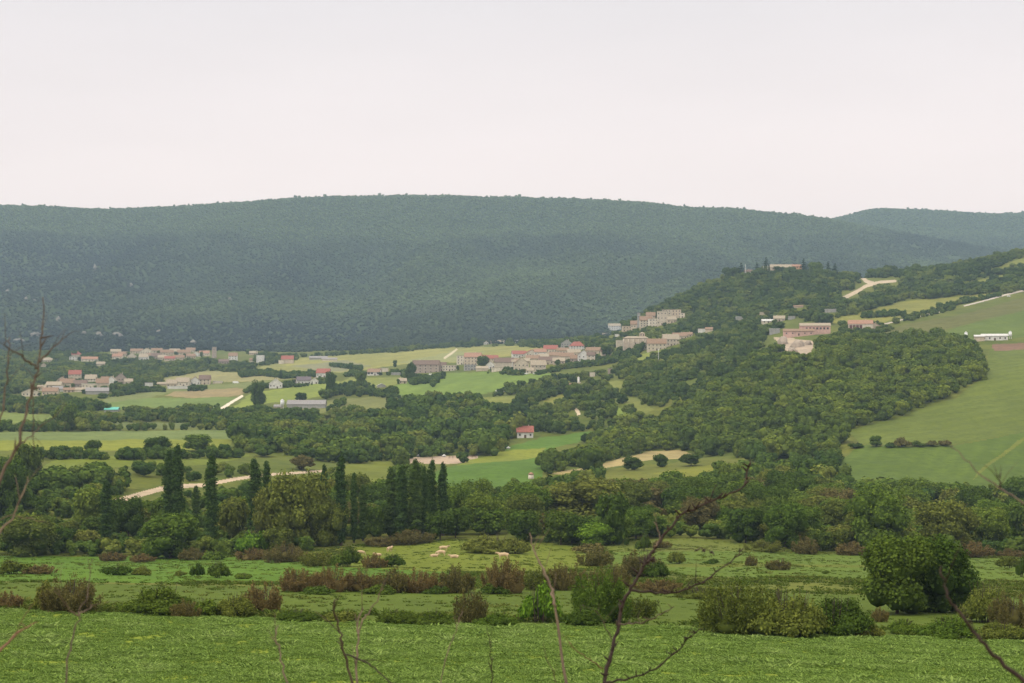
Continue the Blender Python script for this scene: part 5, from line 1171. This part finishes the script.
# white shrine tower, turquoise roofed shed, round hut by the field, shelters at the riding arena
x, y, z, s = at(578.5, 383.5, 700); o = empty('water_tower', (x, y, z), 'small white tower in the orchards below the village', 'tower')
part('shaft', MB().cyl(0, 0, -2, 5.6 * s, 1.25 * s, 1.1 * s, 12).mesh('shaft', MW['white'], True), o); part('cap', MB().cyl(0, 0, 5.6 * s + .01, 6.8 * s, 1.35 * s, .4 * s, 12).mesh('cap', MW['white']), o); part('base', MB().box(-.5 * s, 2.4 * s, -1.7 * s, -1.2 * s, -3, 1.6 * s).mesh('base', MW['cream']), o)
x, y, z, s = at(110.5, 412, 700); building('shed', (x, y + 6, z), 13 * s, 9, 2.4 * s, 2.2 * s, 'grey', 'teal', 'e', 'shed with a turquoise roof among the trees left of the fields', 'shed', None, 0, wins=False, chim=False)
x, y, z, s = at(531, 479, 700); o = empty('round_hut', (x, y, z), 'small round hut with pale front and orange red cap by the wood', 'hut')
part('wall', MB().cyl(0, 0, -1, 4.2 * s, 3.0 * s, 2.7 * s, 16).mesh('wall', MW['cream'], True), o); part('roof', MB().tube([(0, 0, 4.22 * s), (0, 0, 5.8 * s), (0, 0, 6.6 * s)], [3.1 * s, 1.9 * s, .2 * s], 16).mesh('roof', MR['orange'], True), o)
for px, py, lab in ((418.5, 457, 'little white shelter at the left end of the riding arena'), (444, 457, 'little white shelter at the back of the riding arena'), (508.3, 449, 'tiny white shelter at the corner of the green field'), (555.5, 432, 'tiny white shelter on the bank right of the coral roofed house')):
    x, y, z, s = at(px, py, 700); o = empty('field_shelter', (x, y, z), lab, 'shelter', 'white shelters around the fields')
    part('wall', MB().box(-1.7 * s, 1.7 * s, -1.2, 1.2, -1, 1.3 * s).mesh('wall', MW['white']), o); part('roof', MB().poly([(-2.2*s,-1.7,1.3*s+.01),(2.2*s,-1.7,1.3*s+.01),(2.2*s,1.7,1.3*s+.01),(-2.2*s,1.7,1.3*s+.01),(0,0,2.6*s)], [(3,2,1,0),(0,1,4),(1,2,4),(2,3,4),(3,0,4)]).mesh('roof', MR['white']), o)
# arena fence
x0, y0_, z0, s0 = at(449, 458.6, 700); x1, y1_, z1, s1 = at(476, 458.2, 700)
o = empty('paddock_fence', (x0, y0_, z0), 'dark rail fence along the back of the riding arena', 'fence')
fp = [(x0 + (x1 - x0) * k / 7, y0_ + (y1_ - y0_) * k / 7) for k in range(8)]
for k, (a, b) in enumerate(fp): part('post', MB().cyl(0, 0, -.5, 1.7, .14, .14, 6).mesh('post', M_DOOR), o, (a - x0, b - y0_, float(gz(a, b)) - z0))
part('rail', MB().tube([(a - x0, b - y0_, float(gz(a, b)) - z0 + 1.4) for a, b in fp], .12, 5).mesh('rail', M_DOOR), o); part('rail', MB().tube([(a - x0, b - y0_, float(gz(a, b)) - z0 + .8) for a, b in fp], .12, 5).mesh('rail', M_DOOR), o)
# gardens: small trees pressed between the village houses
for k in range(64):
    hh = HOUSES[int(RNG.integers(len(HOUSES)))]; px, py = hh[0] + hh[2] * RNG.choice([-.55, .55]) + RNG.uniform(-1, 1), hh[1] + RNG.uniform(-.5, .6)
    if py > 400: continue
    c = RNG.choice(['dark', 'mid', 'olive']); where = 'left villages' if px < 260 else ('middle fields' if px < 405 else ('stone village' if px < 612 else 'hillside houses'))
    lab = {'dark': 'small dark', 'mid': 'small green', 'olive': 'small olive'}[c] + ' garden tree among the houses of the ' + where
    plant('round', px, py, RNG.uniform(3, 6.5), RNG.uniform(3, 5.5), c, lab, 'garden_tree', 'tree', lab.replace(' tree ', ' trees '), ymin=1100)
# parked vehicles
def vehicle(px, py, lab, col, L=4.6, Hh=2.0, cat='van', rz=0.1):
    x, y, z, s = at(px, py, 700); o = empty('parked_' + cat, (x, y, z), lab, cat, None, rz)
    b = MB(); Wd = .9
    b.poly([(-L/2,-Wd,.35),(L/2,-Wd,.35),(L/2,Wd,.35),(-L/2,Wd,.35),(-L/2,-Wd,1.0),(L/2,-Wd,.95),(L/2,Wd,.95),(-L/2,Wd,1.0),(-L/2+.1,-Wd*.88,Hh),(L/2-1.5,-Wd*.88,Hh),(L/2-1.5,Wd*.88,Hh),(-L/2+.1,Wd*.88,Hh),(L/2-.7,-Wd,1.02),(L/2-.7,Wd,1.02)],
           [(3,2,1,0),(0,1,5,12,4),(2,3,7,13,6),(1,2,6,5),(3,0,4,7),(4,12,9,8),(13,7,11,10),(12,13,10,9),(5,6,13,12),(7,4,8,11),(8,9,10,11)])
    part('body', b.mesh('body', col), o)
    part('windscreen', MB().poly([(L/2-.73,-Wd*.8,1.1),(L/2-.73,Wd*.8,1.1),(L/2-1.42,Wd*.74,Hh-.12),(L/2-1.42,-Wd*.74,Hh-.12),(L/2-.66,-Wd*.8,1.13),(L/2-.66,Wd*.8,1.13),(L/2-1.36,Wd*.74,Hh-.09),(L/2-1.36,-Wd*.74,Hh-.09)], [(0,1,2,3),(7,6,5,4),(0,4,5,1),(2,6,7,3),(1,5,6,2),(3,7,4,0)]).mesh('windscreen', M_WIN), o)
    for sx in (-L/2+.8, L/2-.8):
        for sy in (-Wd, Wd): part('wheel', MB().tube([(0, -.11, 0), (0, .11, 0)], .34, 12).mesh('wheel', M_WIN), o, (sx, sy, .34))
WH = plain('white_paint', (.78, .78, .76, 1), .35, .06, .4); DK = plain('dark_paint', (.08, .08, .09, 1), .3, .2, .4)
vehicle(431, 375.5, 'white van parked before the brown roofed farmhouse, left one', WH, 5.2, 2.3); vehicle(437, 375, 'white van parked before the brown roofed farmhouse, right one', WH, 4.4, 1.9, 'van', -.15)
vehicle(236, 383.5, 'white caravan like van standing alone on the green field', WH, 8, 3.0, 'van', .05)
vehicle(526.5, 374.5, 'white car parked under the pale stone house, left one', WH, 4.4, 1.7, 'car'); vehicle(535, 374.5, 'white car parked under the pale stone house, right one', WH, 4.4, 1.7, 'car', .2); vehicle(517, 372.5, 'white car beside the foot of the tall pink gabled house', WH, 4.2, 1.7, 'car', -.1)
for k, (px, py) in enumerate(((497.5, 392), (502, 391.5), (505, 392))): vehicle(px, py, ['white car left of three near the round orchard trees', 'white car in the middle of three near the round orchard trees', 'white car right of three near the round orchard trees'][k], WH, 3.8, 1.8, 'car', .1 * k)
vehicle(1009, 297, 'pale car on the lane climbing the right hillside', WH, 4.2, 1.6, 'car', .2)
# rock outcrops on the lower mountain and boulders of the quarry
M_ROCK = plain('limestone', (.27, .25, .22, 1), .95, .35, .12); M_RUST = plain('quarry_rock', (.42, .35, .28, 1), .95, .35, .25)
def rock(px, py, wpx, hpx, lab, mat=M_ROCK, group='pale rock outcrops on the mountain', ymin=2500):
    x, y, z = hit(px, py, ymin); s = y / F; V, Fc = ICO3
    n = fbm(V[:, 0] * 2 + px, V[:, 1] * 2 + V[:, 2] * 3, int(px), 4)
    P_ = V * (1 + .55 * n)[:, None] * np.array([wpx * s / 2, wpx * s / 3, hpx * s * .8])
    obj('rock_outcrop', mesh_np('rock_outcrop', P_, [Fc], mat), None, label=lab, category='rock', group=group).location = (x, y, z)
for k, (px, py, w_, h_, lab) in enumerate([(18, 343, 12, 5, 'broad pale rock outcrop low on the mountain behind the bare stems'), (36, 336, 12, 5, 'pale rock outcrop right of the tall bare stem'), (26, 301, 4, 5, 'narrow rock high above the bare stem'), (34, 302, 5, 3, 'small rock beside the narrow one high on the mountain'), (100, 337, 10, 6, 'tallest pale rock low on the mountain, left of a pair'), (118, 338, 12, 6, 'broad rock low on the mountain, right of a pair'), (131, 287, 4, 5, 'bright small rock midway up the mountain'), (95, 270, 4, 6, 'dim rock streak midway up the mountain'), (84, 334, 6, 3, 'small rock left of the pair low on the mountain'), (160, 333, 8, 3, 'flat grey rock right of the pair low on the mountain'), (58, 322, 5, 5, 'grey rock face above the left village'), (7, 293, 5, 4, 'rock near the left edge of the mountain'), (230, 300, 4, 3, 'tiny rock right of the middle of the left mountain'), (193, 345, 8, 6, 'brown rock face behind the right part of the upper village')]):
    rock(px, py, w_, h_, lab)
for k, (px, py, w_, h_, lab) in enumerate([(783, 345, 12, 9, 'tan rock face under the left wing of the long pink building'), (798, 347, 14, 11, 'largest rock face of the quarry under the pink building'), (792, 353, 10, 7, 'lowest rock of the quarry under the pink building'), (808, 345, 8, 6, 'right rock of the quarry under the pink building')]):
    rock(px, py, w_, h_, lab, M_RUST, 'quarry rocks under the pink building', 1000)

# ------------------------------------------------------------------ cows
M_COW = plain('cow_hide', (.60, .44, .28, 1), .85, .12, 1.2); M_HORN = plain('horn_and_hoof', (.10, .08, .06, 1), .7, .2, 2)
def cow_mesh(pose):
    """one continuous body; x is forward, 2.3 m long, 1.4 m at the withers; skinned skeleton"""
    lie = pose == 'lying'; dz = -.62 if lie else 0
    hd = {'grazing': [(1.02, 0, .98), (1.30, 0, .62), (1.46, 0, .26), (1.60, 0, .10)], 'standing': [(1.02, 0, 1.25), (1.28, 0, 1.42), (1.50, 0, 1.40), (1.76, 0, 1.22)], 'lying': [(1.02, 0, 1.22), (1.26, 0, 1.40), (1.46, 0, 1.38), (1.72, 0, 1.24)]}[pose]
    V = [(0, 0, 1.04), (-.45, 0, 1.08), (-.85, 0, 1.12), (.42, 0, 1.02), (.80, 0, 1.08)] + hd
    R = [.37, .36, .29, .37, .31, .20, .15, .135, .085]
    E = [(0, 1), (1, 2), (0, 3), (3, 4), (4, 5), (5, 6), (6, 7), (7, 8)]
    def chain(root, pts, rad):
        k = root
        for p, r in zip(pts, rad): V.append(p); R.append(r); E.append((k, len(V) - 1)); k = len(V) - 1
    for s in (-1, 1):
        if lie:
            chain(4, [(.78, s * .24, .85), (.98, s * .30, .72), (.70, s * .34, .70)], [.15, .09, .06]); chain(2, [(-.70, s * .30, .86), (-.40, s * .40, .74), (-.72, s * .42, .70)], [.19, .11, .06])
        else:
            chain(4, [(.74, s * .19, .78), (.72, s * .19, .44), (.74, s * .19, .40), (.74, s * .19, .08), (.80, s * .19, .03)], [.14, .085, .075, .06, .075])
            chain(2, [(-.80, s * .19, .86), (-.66, s * .20, .66), (-.92, s * .19, .46), (-.88, s * .19, .10), (-.82, s * .19, .03)], [.19, .13, .075, .06, .075])
        ex = hd[1]; chain(6, [(ex[0] - .02, s * .16, ex[2] + .07), (ex[0] - .06, s * .30, ex[2] + .05)], [.05, .035])
    chain(2, [(-1.08, 0, 1.20), (-1.16, 0, .95), (-1.17, 0, .55)], [.07, .035, .05])
    me = bpy.data.meshes.new('body'); me.from_pydata([(a, b, c + dz) for a, b, c in V], E, []); o = bpy.data.objects.new('cow_shape', me); COL.objects.link(o)
    sk = o.modifiers.new('skin', 'SKIN'); ss = o.modifiers.new('sub', 'SUBSURF'); ss.levels = 2; ss.render_levels = 2
    for i, r in enumerate(R): me.skin_vertices[0].data[i].radius = (r * .82 if i < 5 else r, r * 1.15 if i < 5 else r)
    me.skin_vertices[0].data[0].use_root = True
    dg = bpy.context.evaluated_depsgraph_get(); nm = bpy.data.meshes.new_from_object(o.evaluated_get(dg)); bpy.data.objects.remove(o)
    nm.name = 'body'; nm.materials.clear(); nm.materials.append(M_COW); nm.polygons.foreach_set('use_smooth', [True] * len(nm.polygons)); return nm, hd, dz
CM = {k: cow_mesh(k) for k in ('grazing', 'standing', 'lying')}
for px, py, pose, ang, k_, lab in [(360.5, 555.5, 'grazing', 15, 1.05, 'cream cow grazing at the left end of the pasture beside the dark bush'), (378, 556, 'lying', 160, 1, 'tan cow lying above the dark bush with a pointed side'), (389.5, 552, 'standing', 60, 1.15, 'pale cow standing farthest back under the poplars'),
                             (434, 557, 'lying', 10, 1, 'tan cow lying left in the middle group of four'), (441, 556, 'grazing', 170, 1.15, 'cream cow grazing in the middle group of four'), (443.5, 551.5, 'standing', 5, 1.15, 'palest cow standing at the back of the middle group'), (454.5, 558, 'lying', 185, 1.1, 'reddish cream cow lying right in the middle group'),
                             (503.5, 559.5, 'standing', 178, 1.25, 'white cow standing alone at the right of the pasture')]:
    x, y, z = hit(px, py, 250); o = empty('cow', (x, y, z), lab, 'cow', 'cows on the pasture', math.radians(ang), (k_ * .86,) * 3)
    nm, hd, dz = CM[pose]; part('body', nm, o)
    for s in (-1, 1):
        p = hd[1]; part('horn', MB().tube([(p[0], s * .10, p[2] + dz + .12), (p[0] + .03, s * .22, p[2] + dz + .24), (p[0] + .08, s * .24, p[2] + dz + .36)], [.03, .022, .006], 6).mesh('horn', M_HORN), o)

# ------------------------------------------------------------------ bare shrubs right in front of the camera
M_TW = plain('dark_twig', (.040, .026, .020, 1), .8, .4, 40); M_DEAD = plain('dead_stalk', (.17, .125, .085, 1), .85, .45, 30); M_RED = plain('reddish_stalk', (.20, .10, .062, 1), .8, .4, 30); M_GREY = plain('grey_twig', (.115, .085, .062, 1), .85, .4, 30)
def world_pts(pts, d0, d1):
    out_ = []; n = len(pts)
    for i, (a, b) in enumerate(pts):
        r = ray(a, b); d = d0 + (d1 - d0) * i / max(n - 1, 1); out_.append(Vector(r / r[1] * d))
    return out_
def smooth_line(P_, k=4):
    out_ = []
    for i in range(len(P_) - 1):
        a, b, c, d = P_[max(i-1, 0)], P_[i], P_[i+1], P_[min(i+2, len(P_)-1)]
        for j in range(k):
            t = j / k; out_.append(.5 * ((2*b) + (c-a)*t + (2*a-5*b+4*c-d)*t*t + (3*b-a-3*c+d)*t**3))
    out_.append(P_[-1]); return out_
def twig(pts, r0, r1, d0, d1, mat, parent, name='branch', root=False, buds=0, leaves=0, shoots=3):
    P_ = smooth_line(world_pts(pts, d0, d1))
    P_ = [p + Vector((random.gauss(0, 1), random.gauss(0, 1), random.gauss(0, 1))) * .0014 for p in P_]
    if root:
        b = P_[0]; gx, gy = b.x * .9, b.y + .05; g = float(gz(gx, gy)); P_ = [Vector((gx, gy, g - .1)), Vector(((gx * .6 + b.x * .4), gy, g * .5 + b.z * .5))] + P_
    n = len(P_); m_ = MB(); kk = .70 if pts[0][0] < 20 and pts[0][0] > -30 else .88; r0 *= kk; r1 *= kk; m_.tube(P_, [r0 + (r1 - r0) * (i / (n - 1)) ** .8 * 1.0 for i in range(n)], 8, .12)
    for k in range(buds):
        i = random.randrange(2, n - 1); p = P_[i]; dd = Vector((random.uniform(-1, 1), random.uniform(-.6, .6), random.uniform(.1, 1))).normalized(); L = random.uniform(.004, .013)
        m_.tube([p, p + dd * L, p + dd * L * 1.9], [r0 * .5, r0 * .45, r0 * .05], 5)
    for k in range(shoots):
        i = random.randrange(n // 3, n - 1); p = P_[i]; ax = (P_[i + 1] - P_[i - 1]).normalized(); dd = (ax + Vector((random.uniform(-1, 1), random.uniform(-1, 1), random.uniform(-.2, 1)))).normalized(); L = random.uniform(.015, .06)
        m_.tube([p, p + dd * L * .5 + Vector((0, 0, .003)), p + dd * L], [r1 * .8, r1 * .6, r1 * .25], 5)
    for k in range(leaves):
        i = random.randrange(n // 2, n); p = P_[i]
        for q in range(4):
            dd = Vector((random.uniform(-1, 1), random.uniform(-1, 1), random.uniform(-1, .3))).normalized() * .008
            e = dd.cross(Vector((0, 0, 1))).normalized() * .004; m_.poly([p, p + dd * .5 + e, p + dd, p + dd * .5 - e, p + dd * .5 + Vector((0, 0, .003))], [(0, 1, 4), (1, 2, 4), (2, 3, 4), (3, 0, 4)])
    o = bpy.data.objects.new(name, m_.mesh(name, mat, True)); link(o, parent)
    o.location = -parent.location if parent.location.length else (0, 0, 0); return o
def shrub_root(px, d, lab):
    r = ray(px, 690); p = r / r[1] * d; g = float(gz(p[0] * .9, d)); return empty('bare_shrub', (p[0] * .9, d, g), lab, 'bare shrub')
o = shrub_root(602, 3.1, 'thorny dark bare shrub with a long forked twig, right of the middle')
twig([(600, 697), (607, 668), (613, 648), (618, 626), (626, 597), (636.5, 579), (651, 554), (663, 536), (681, 515), (695, 509), (716.6, 499), (741.5, 488), (747, 476), (750, 461)], .0052, .0018, 3.1, 3.4, M_TW, o, 'stem', True, 46, 0)
twig([(631, 590), (650, 592), (670, 593), (695, 586), (716.6, 572), (734, 559), (743, 548.5)], .0030, .0013, 3.16, 3.3, M_TW, o, buds=16)
twig([(619, 624), (632, 624), (647, 621.5), (662, 614), (674, 607)], .0020, .0009, 3.12, 3.0, M_GREY, o, buds=5)
twig([(603, 683), (617, 681), (631, 678), (656, 668), (677, 650), (692, 634), (704, 628)], .0030, .0010, 3.1, 3.0, M_TW, o, buds=14)
twig([(655, 546), (660, 538), (657, 529), (655, 523)], .0018, .0008, 3.2, 3.25, M_DEAD, o)
twig([(603, 668), (590, 660), (576, 650), (569, 643)], .0014, .0006, 3.1, 3.05, M_RED, o)
twig([(612, 640), (606, 628), (600, 617), (595.6, 611)], .0012, .0006, 3.12, 3.1, M_GREY, o)
twig([(656, 550), (680, 549), (700, 549), (712, 552)], .0012, .0006, 3.2, 3.3, M_TW, o, leaves=3)
twig([(643, 566), (647, 562), (652, 560)], .002, .001, 3.18, 3.2, M_TW, o, buds=6, leaves=6)
o = shrub_root(567, 2.9, 'pale peeling dead stalk left of the thorny dark shrub')
twig([(569, 697), (566, 682), (560, 645), (554.6, 602), (547, 578), (537, 556), (531, 543), (530, 532)], .0042, .0010, 2.9, 3.05, M_DEAD, o, 'stem', True)
twig([(555, 606), (552, 590), (546, 575), (538, 558), (533, 548)], .0026, .0012, 2.89, 2.99, M_DEAD, o)
twig([(560, 690), (553, 672), (545, 655)], .0010, .0005, 2.9, 2.85, M_DEAD, o)
o = shrub_root(358, 2.8, 'pale forked dead stalks left of the middle')
twig([(357, 697), (357, 670), (357.5, 640), (359, 620), (362, 608)], .0030, .0012, 2.8, 2.9, M_DEAD, o, 'stem', True)
twig([(354, 690), (346, 660), (341, 638), (338, 625), (334, 612), (335, 600)], .0030, .0016, 2.8, 2.7, M_GREY, o, 'stem', True)
twig([(357.5, 636), (363, 620), (370, 612), (377, 600), (383, 588)], .0020, .0009, 2.83, 2.9, M_DEAD, o)
twig([(345, 655), (360, 660), (375, 668), (392, 684)], .0018, .0012, 2.8, 2.7, M_TW, o)
o = shrub_root(285, 2.6, 'thin pale leaning stalk near the bottom, left of the forked ones')
twig([(289, 697), (284, 672), (279, 650), (275, 636), (276, 625)], .0022, .0010, 2.6, 2.7, M_DEAD, o, 'stem', True)
o = shrub_root(491, 2.9, 'single thin dark sprig at the bottom middle')
twig([(491, 697), (492, 670), (491, 650), (487, 628)], .0018, .0006, 2.9, 2.9, M_TW, o, 'stem', True, 3)
o = shrub_root(445, 3.0, 'faint pale sprig in front of the brown topped bush')
twig([(440, 697), (446, 660), (452, 640), (458, 622), (464, 610)], .0013, .0006, 3.0, 3.1, M_DEAD, o, 'stem', True)
o = shrub_root(66, 2.4, 'pale twig with side forks in front of the reddish brown bush')
twig([(64, 697), (68, 660), (73, 638), (80, 612), (88, 590), (92, 560)], .0020, .0007, 2.4, 2.5, M_GREY, o, 'stem', True)
twig([(78, 616), (70, 610), (62, 598), (55, 588)], .0016, .0008, 2.43, 2.4, M_DEAD, o); twig([(79, 614), (88, 609), (97, 603)], .0014, .0006, 2.43, 2.5, M_DEAD, o)
o = shrub_root(-8, 2.2, 'tall bare shrub with crooked stems at the left edge')
twig([(-14, 520), (-2, 482), (15, 450), (27, 412), (34, 384), (38, 370), (41.5, 340), (43, 318), (43, 298)], .0040, .0010, 2.2, 2.4, M_GREY, o, 'stem', True, 8)
twig([(38, 369), (28, 362), (20, 355), (12, 350), (4, 342)], .0022, .0008, 2.33, 2.3, M_GREY, o); twig([(39, 362), (48, 352), (57, 344), (66, 336)], .0020, .0007, 2.33, 2.4, M_GREY, o)
twig([(-14, 470), (-4, 440), (2, 410), (6, 380), (9, 350), (10, 338)], .0026, .0009, 2.2, 2.3, M_GREY, o)
twig([(15, 450), (28, 438), (40, 428), (55, 415), (66, 406)], .0018, .0006, 2.25, 2.4, M_GREY, o); twig([(-12, 548), (2, 530), (14, 515), (22, 496), (28, 478)], .0030, .0010, 2.2, 2.3, M_DEAD, o)
twig([(-6, 521), (10, 516), (25, 518), (45, 522)], .0012, .0006, 2.2, 2.2, M_DEAD, o); twig([(33, 386), (33, 400), (32, 430), (34, 450)], .0010, .0006, 2.3, 2.3, M_GREY, o)
twig([(-14, 672), (0, 650), (16, 636), (35, 621)], .0036, .0010, 2.0, 2.1, M_RED, o)
o = shrub_root(1035, 1.7, 'thick dark out of focus stem slanting in the right corner')
twig([(1052, 706), (1026, 684), (1000, 660), (981, 640), (966, 622), (955, 606), (946, 593), (942, 580), (941, 566)], .0038, .0010, 1.7, 1.75, M_TW, o, 'stem', True)
twig([(1046, 522), (1024, 504), (1003, 489), (985, 478), (965, 460), (952, 445)], .0018, .0006, 1.9, 2.2, M_GREY, o); twig([(1001, 488), (999, 480), (999, 474)], .0012, .0008, 2.0, 2.0, M_TW, o)
# ------------------------------------------------------------------ air, sky, sun, camera
HZ = MB().box(-6300, 6300, -60, 7700, -72, 800)
m, nt, out = newmat('haze'); pv = N(nt, 'ShaderNodeVolumePrincipled'); pv.inputs['Color'].default_value = (.55, .77, 1.0, 1); pv.inputs['Density'].default_value = HAZE; pv.inputs['Anisotropy'].default_value = .2
nt.links.new(pv.outputs[0], out.inputs['Volume'])
obj('haze', HZ.mesh('haze', m), kind='stuff')
w = bpy.data.worlds.new('World'); scene.world = w; w.use_nodes = True; nt = w.node_tree; nt.nodes.clear()
out = nt.nodes.new('ShaderNodeOutputWorld')
SUN_EL, SUN_AZ = math.radians(52), math.radians(-125)
sky = N(nt, 'ShaderNodeTexSky', sky_type='NISHITA'); sky.sun_disc = False; sky.sun_elevation = SUN_EL; sky.sun_rotation = SUN_AZ
b1 = N(nt, 'ShaderNodeBackground'); nt.links.new(sky.outputs[0], b1.inputs[0]); b1.inputs[1].default_value = .1
tc = N(nt, 'ShaderNodeTexCoord').outputs['Generated']; sx = N(nt, 'ShaderNodeSeparateXYZ'); nt.links.new(tc, sx.inputs[0])
cr = N(nt, 'ShaderNodeValToRGB'); nt.links.new(sx.outputs[2], cr.inputs[0]); e = cr.color_ramp.elements
e[0].position = 0.0; e[0].color = (1.56, 1.26, 1.11, 1); e[1].position = 1; e[1].color = (2.0, 1.86, 1.66, 1)
for p, c in ((.09, (1.46, 1.20, 1.075, 1)), (.17, (1.21, 1.05, .985, 1)), (.26, (.97, .90, .885, 1)), (.5, (1.42, 1.33, 1.20, 1))):
    x = e.new(p); x.color = c
nz = N(nt, 'ShaderNodeTexNoise'); nz.inputs['Scale'].default_value = 2.2; nz.inputs['Detail'].default_value = 5; mp = N(nt, 'ShaderNodeMapping'); mp.inputs['Scale'].default_value = (1, 1, 5)
nt.links.new(tc, mp.inputs[0]); nt.links.new(mp.outputs[0], nz.inputs[0])
mr = N(nt, 'ShaderNodeMapRange'); nt.links.new(nz.outputs[0], mr.inputs[0]); mr.inputs[1].default_value = .3; mr.inputs[2].default_value = .7; mr.inputs[3].default_value = .94; mr.inputs[4].default_value = 1.03
b2 = N(nt, 'ShaderNodeBackground'); nt.links.new(cr.outputs[0], b2.inputs[0]); nt.links.new(mr.outputs[0], b2.inputs[1])
ms = N(nt, 'ShaderNodeMixShader'); ms.inputs[0].default_value = .92; nt.links.new(b1.outputs[0], ms.inputs[1]); nt.links.new(b2.outputs[0], ms.inputs[2]); nt.links.new(ms.outputs[0], out.inputs[0])
sd = bpy.data.lights.new('sun', 'SUN'); sd.energy = SUNE; sd.angle = math.radians(14); sd.color = (1, .93, .82)
so = bpy.data.objects.new('sun', sd); COL.objects.link(so)
# from behind the camera, to the left
d = Vector((math.sin(SUN_AZ) * math.cos(SUN_EL), math.cos(SUN_AZ) * math.cos(SUN_EL), math.sin(SUN_EL)))
so.rotation_euler = d.to_track_quat('Z', 'Y').to_euler()
cd = bpy.data.cameras.new('camera'); cam = bpy.data.objects.new('camera', cd); COL.objects.link(cam)
cd.sensor_width = 22.5; cd.lens = F / 1024 * 22.5; cd.clip_start = .2; cd.clip_end = 30000
cam.rotation_euler = (PI / 2 + T, 0, 0)
cd.dof.use_dof = True; cd.dof.focus_distance = 400; cd.dof.aperture_fstop = 10
scene.camera = cam
scene.view_settings.view_transform = 'Standard'; scene.view_settings.look = 'None'; scene.view_settings.exposure = EXPO; scene.view_settings.gamma = 1
scene.cycles.max_bounces = 5; scene.cycles.diffuse_bounces = 3; scene.cycles.glossy_bounces = 2; scene.cycles.transmission_bounces = 3; scene.cycles.volume_bounces = 0
scene.cycles.use_denoising = True
scene.cycles.sample_clamp_indirect = 4
scene.render.resolution_x = 1024; scene.render.resolution_y = 683
